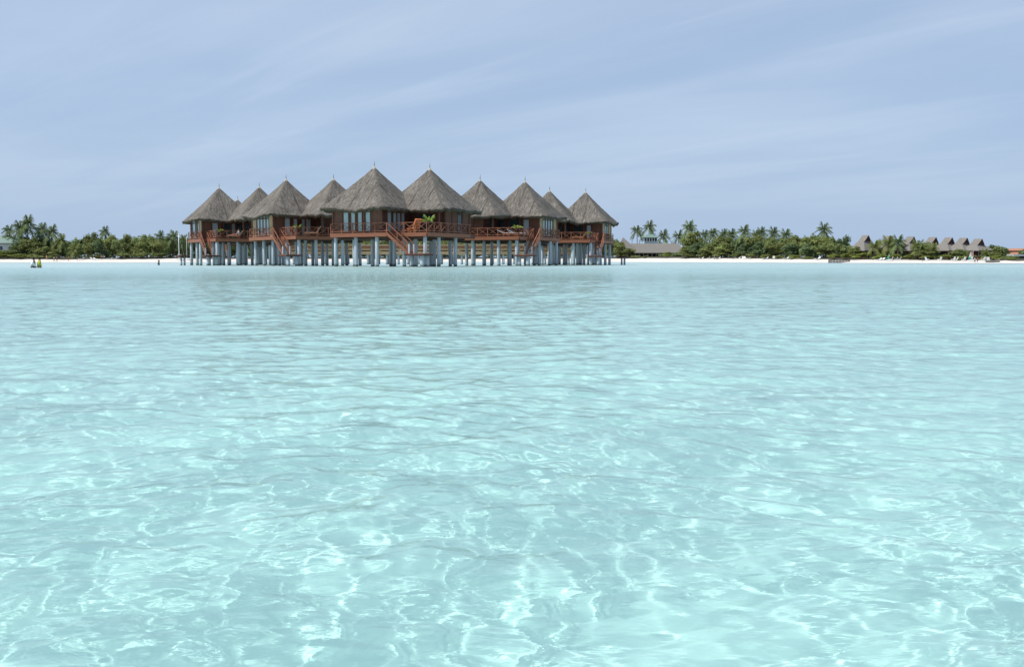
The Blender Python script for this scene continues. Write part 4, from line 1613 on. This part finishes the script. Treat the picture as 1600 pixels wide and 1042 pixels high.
for u, o, l_, rz in [(1106, 13, 'left one of the white chair pair before the right wood', 2.8), (1113.5, 13, 'right one of the white chair pair before the right wood', 2.8), (1160, 13, 'left one of the second white chair pair under a dark tree', -1.5), (1163, 13.2, 'right one of the second white chair pair under a dark tree', -1.5),
                     (1208, 14, 'single round backed white chair on the right sand', -1.7), (1390.5, 12, 'white chair beside the small green sail', 2.6), (1397.5, 12, 'white chair right of the chair beside the green sail', 2.7), (1403, 12.5, 'third white chair right of the green sail', 2.7),
                     (1447, 10, 'white chair before the middle gabled bungalows', -1), (1466, 10, 'white chair before the fifth gabled bungalow', 2), (1487, 11, 'white chair below the sixth gabled bungalow', 2.2), (1491.5, 11, 'white chair next to the one below the sixth bungalow', 2.4),
                     (1503.5, 10, 'white chair left of the pink and green sails', 2), (1534, 9, 'white chair beside the young palm', 2), (1542, 9, 'white chair left of the rowing boat', 1)]:
    beach_chair(u, o, l_, rz)
for u, o, l_, rz in [(1095, 12, 'white lounger left of the white chair pair', .3), (1121, 12.5, 'white lounger right of the white chair pair', .2), (1152, 12.5, 'white lounger left of the second chair pair', .2), (1168, 12.5, 'white lounger right of the second chair pair', .1),
                     (1195, 13, 'white lounger left of the round backed chair', .1), (1227, 13, 'white lounger right of the round backed chair', .2), (1276, 13, 'white lounger below the lone palm', .4), (1371, 10, 'white lounger below the low pale green palms', .2), (1376, 11, 'white lounger touching the chairs near the green sail', .3),
                     (129, 12, 'white lounger below the young bright palm', .2), (147, 13, 'white lounger in the middle of the left sand', 2.9), (152, 12, 'white lounger right of the middle one on the left sand', 2.9), (173, 14, 'white lounger under the left wood', .3), (181, 14, 'white lounger at the right end of the left loungers', .2)]:
    beach_lounger(u, o, l_, rz)

M_YEL = mat('yellow_shirt', (.42, .46, .05), .9, .1)
M_NAVY = mat('dark_shorts', (.03, .05, .06), .9)
M_GREENS = mat('green_shorts', (.04, .12, .08), .9)
yw = CAMH * F / (418.4 - HORV)
person((X_at(54.2, yw), yw, -1.0), R(5), 'person in white shirt wading waist deep at far left', mat('bright_white_shirt', (.80, .83, .86), .9), M_NAVY, 'stand', 1.84)
person((X_at(61.4, yw), yw + .2, -1.0), R(25), 'person in yellow shirt wading beside the one in white', M_YEL, M_GREENS, 'stand', 1.84)
yw = CAMH * F / (414.3 - HORV)
person((X_at(249.5, yw), yw, -1.0), R(30), 'person in dark clothes wading alone left of the villas', mat('dark_vest', (.05, .06, .07), .9), M_NAVY, 'stand', 1.62)
M_BW = mat('pale_top', (.7, .66, .62), .9)
for u, off, lab, sh, so_, pose, h in [(86.5, 3, 'person in white top strolling on the left sand', M_BW, mat('rust_shorts', (.28, .08, .05), .9), 'walk', 1.6), (91, 3, 'bare chested person walking beside the one in white top', None, M_NAVY, 'walk', 1.6),
                                      (75, 12, 'bare chested person standing by the shrubs of the left sand', None, mat('tan_shorts', (.4, .28, .15), .9), 'stand', 1.6), (109, 6, 'person in red shorts standing on the left sand', None, mat('red_trunks', (.4, .06, .05), .9), 'stand', 1.6),
                                      (161, 11, 'small person in orange top near the left loungers', mat('orange_top', (.5, .2, .08), .9), M_NAVY, 'stand', 1.5), (122.5, 8, 'person in grey bending near the left loungers', mat('grey_top', (.3, .3, .32), .9), M_NAVY, 'walk', 1.2),
                                      (1521, 2, 'left person of the two walking at the right water line', M_BW, mat('brown_shorts', (.2, .09, .06), .9), 'walk', 1.15), (1525.5, 2, 'right person of the two walking at the right water line', mat('rust_top', (.3, .1, .07), .9), M_NAVY, 'walk', 1.15),
                                      (1440, 5, 'person in dark clothes standing before the middle bungalows', M_NAVY, M_NAVY, 'stand', 1.1)]:
    y = shoreD(u) + off
    person((X_at(u, y), y, ground(u, y)), R(random.uniform(0, 360)), lab, sh, so_, pose, h)
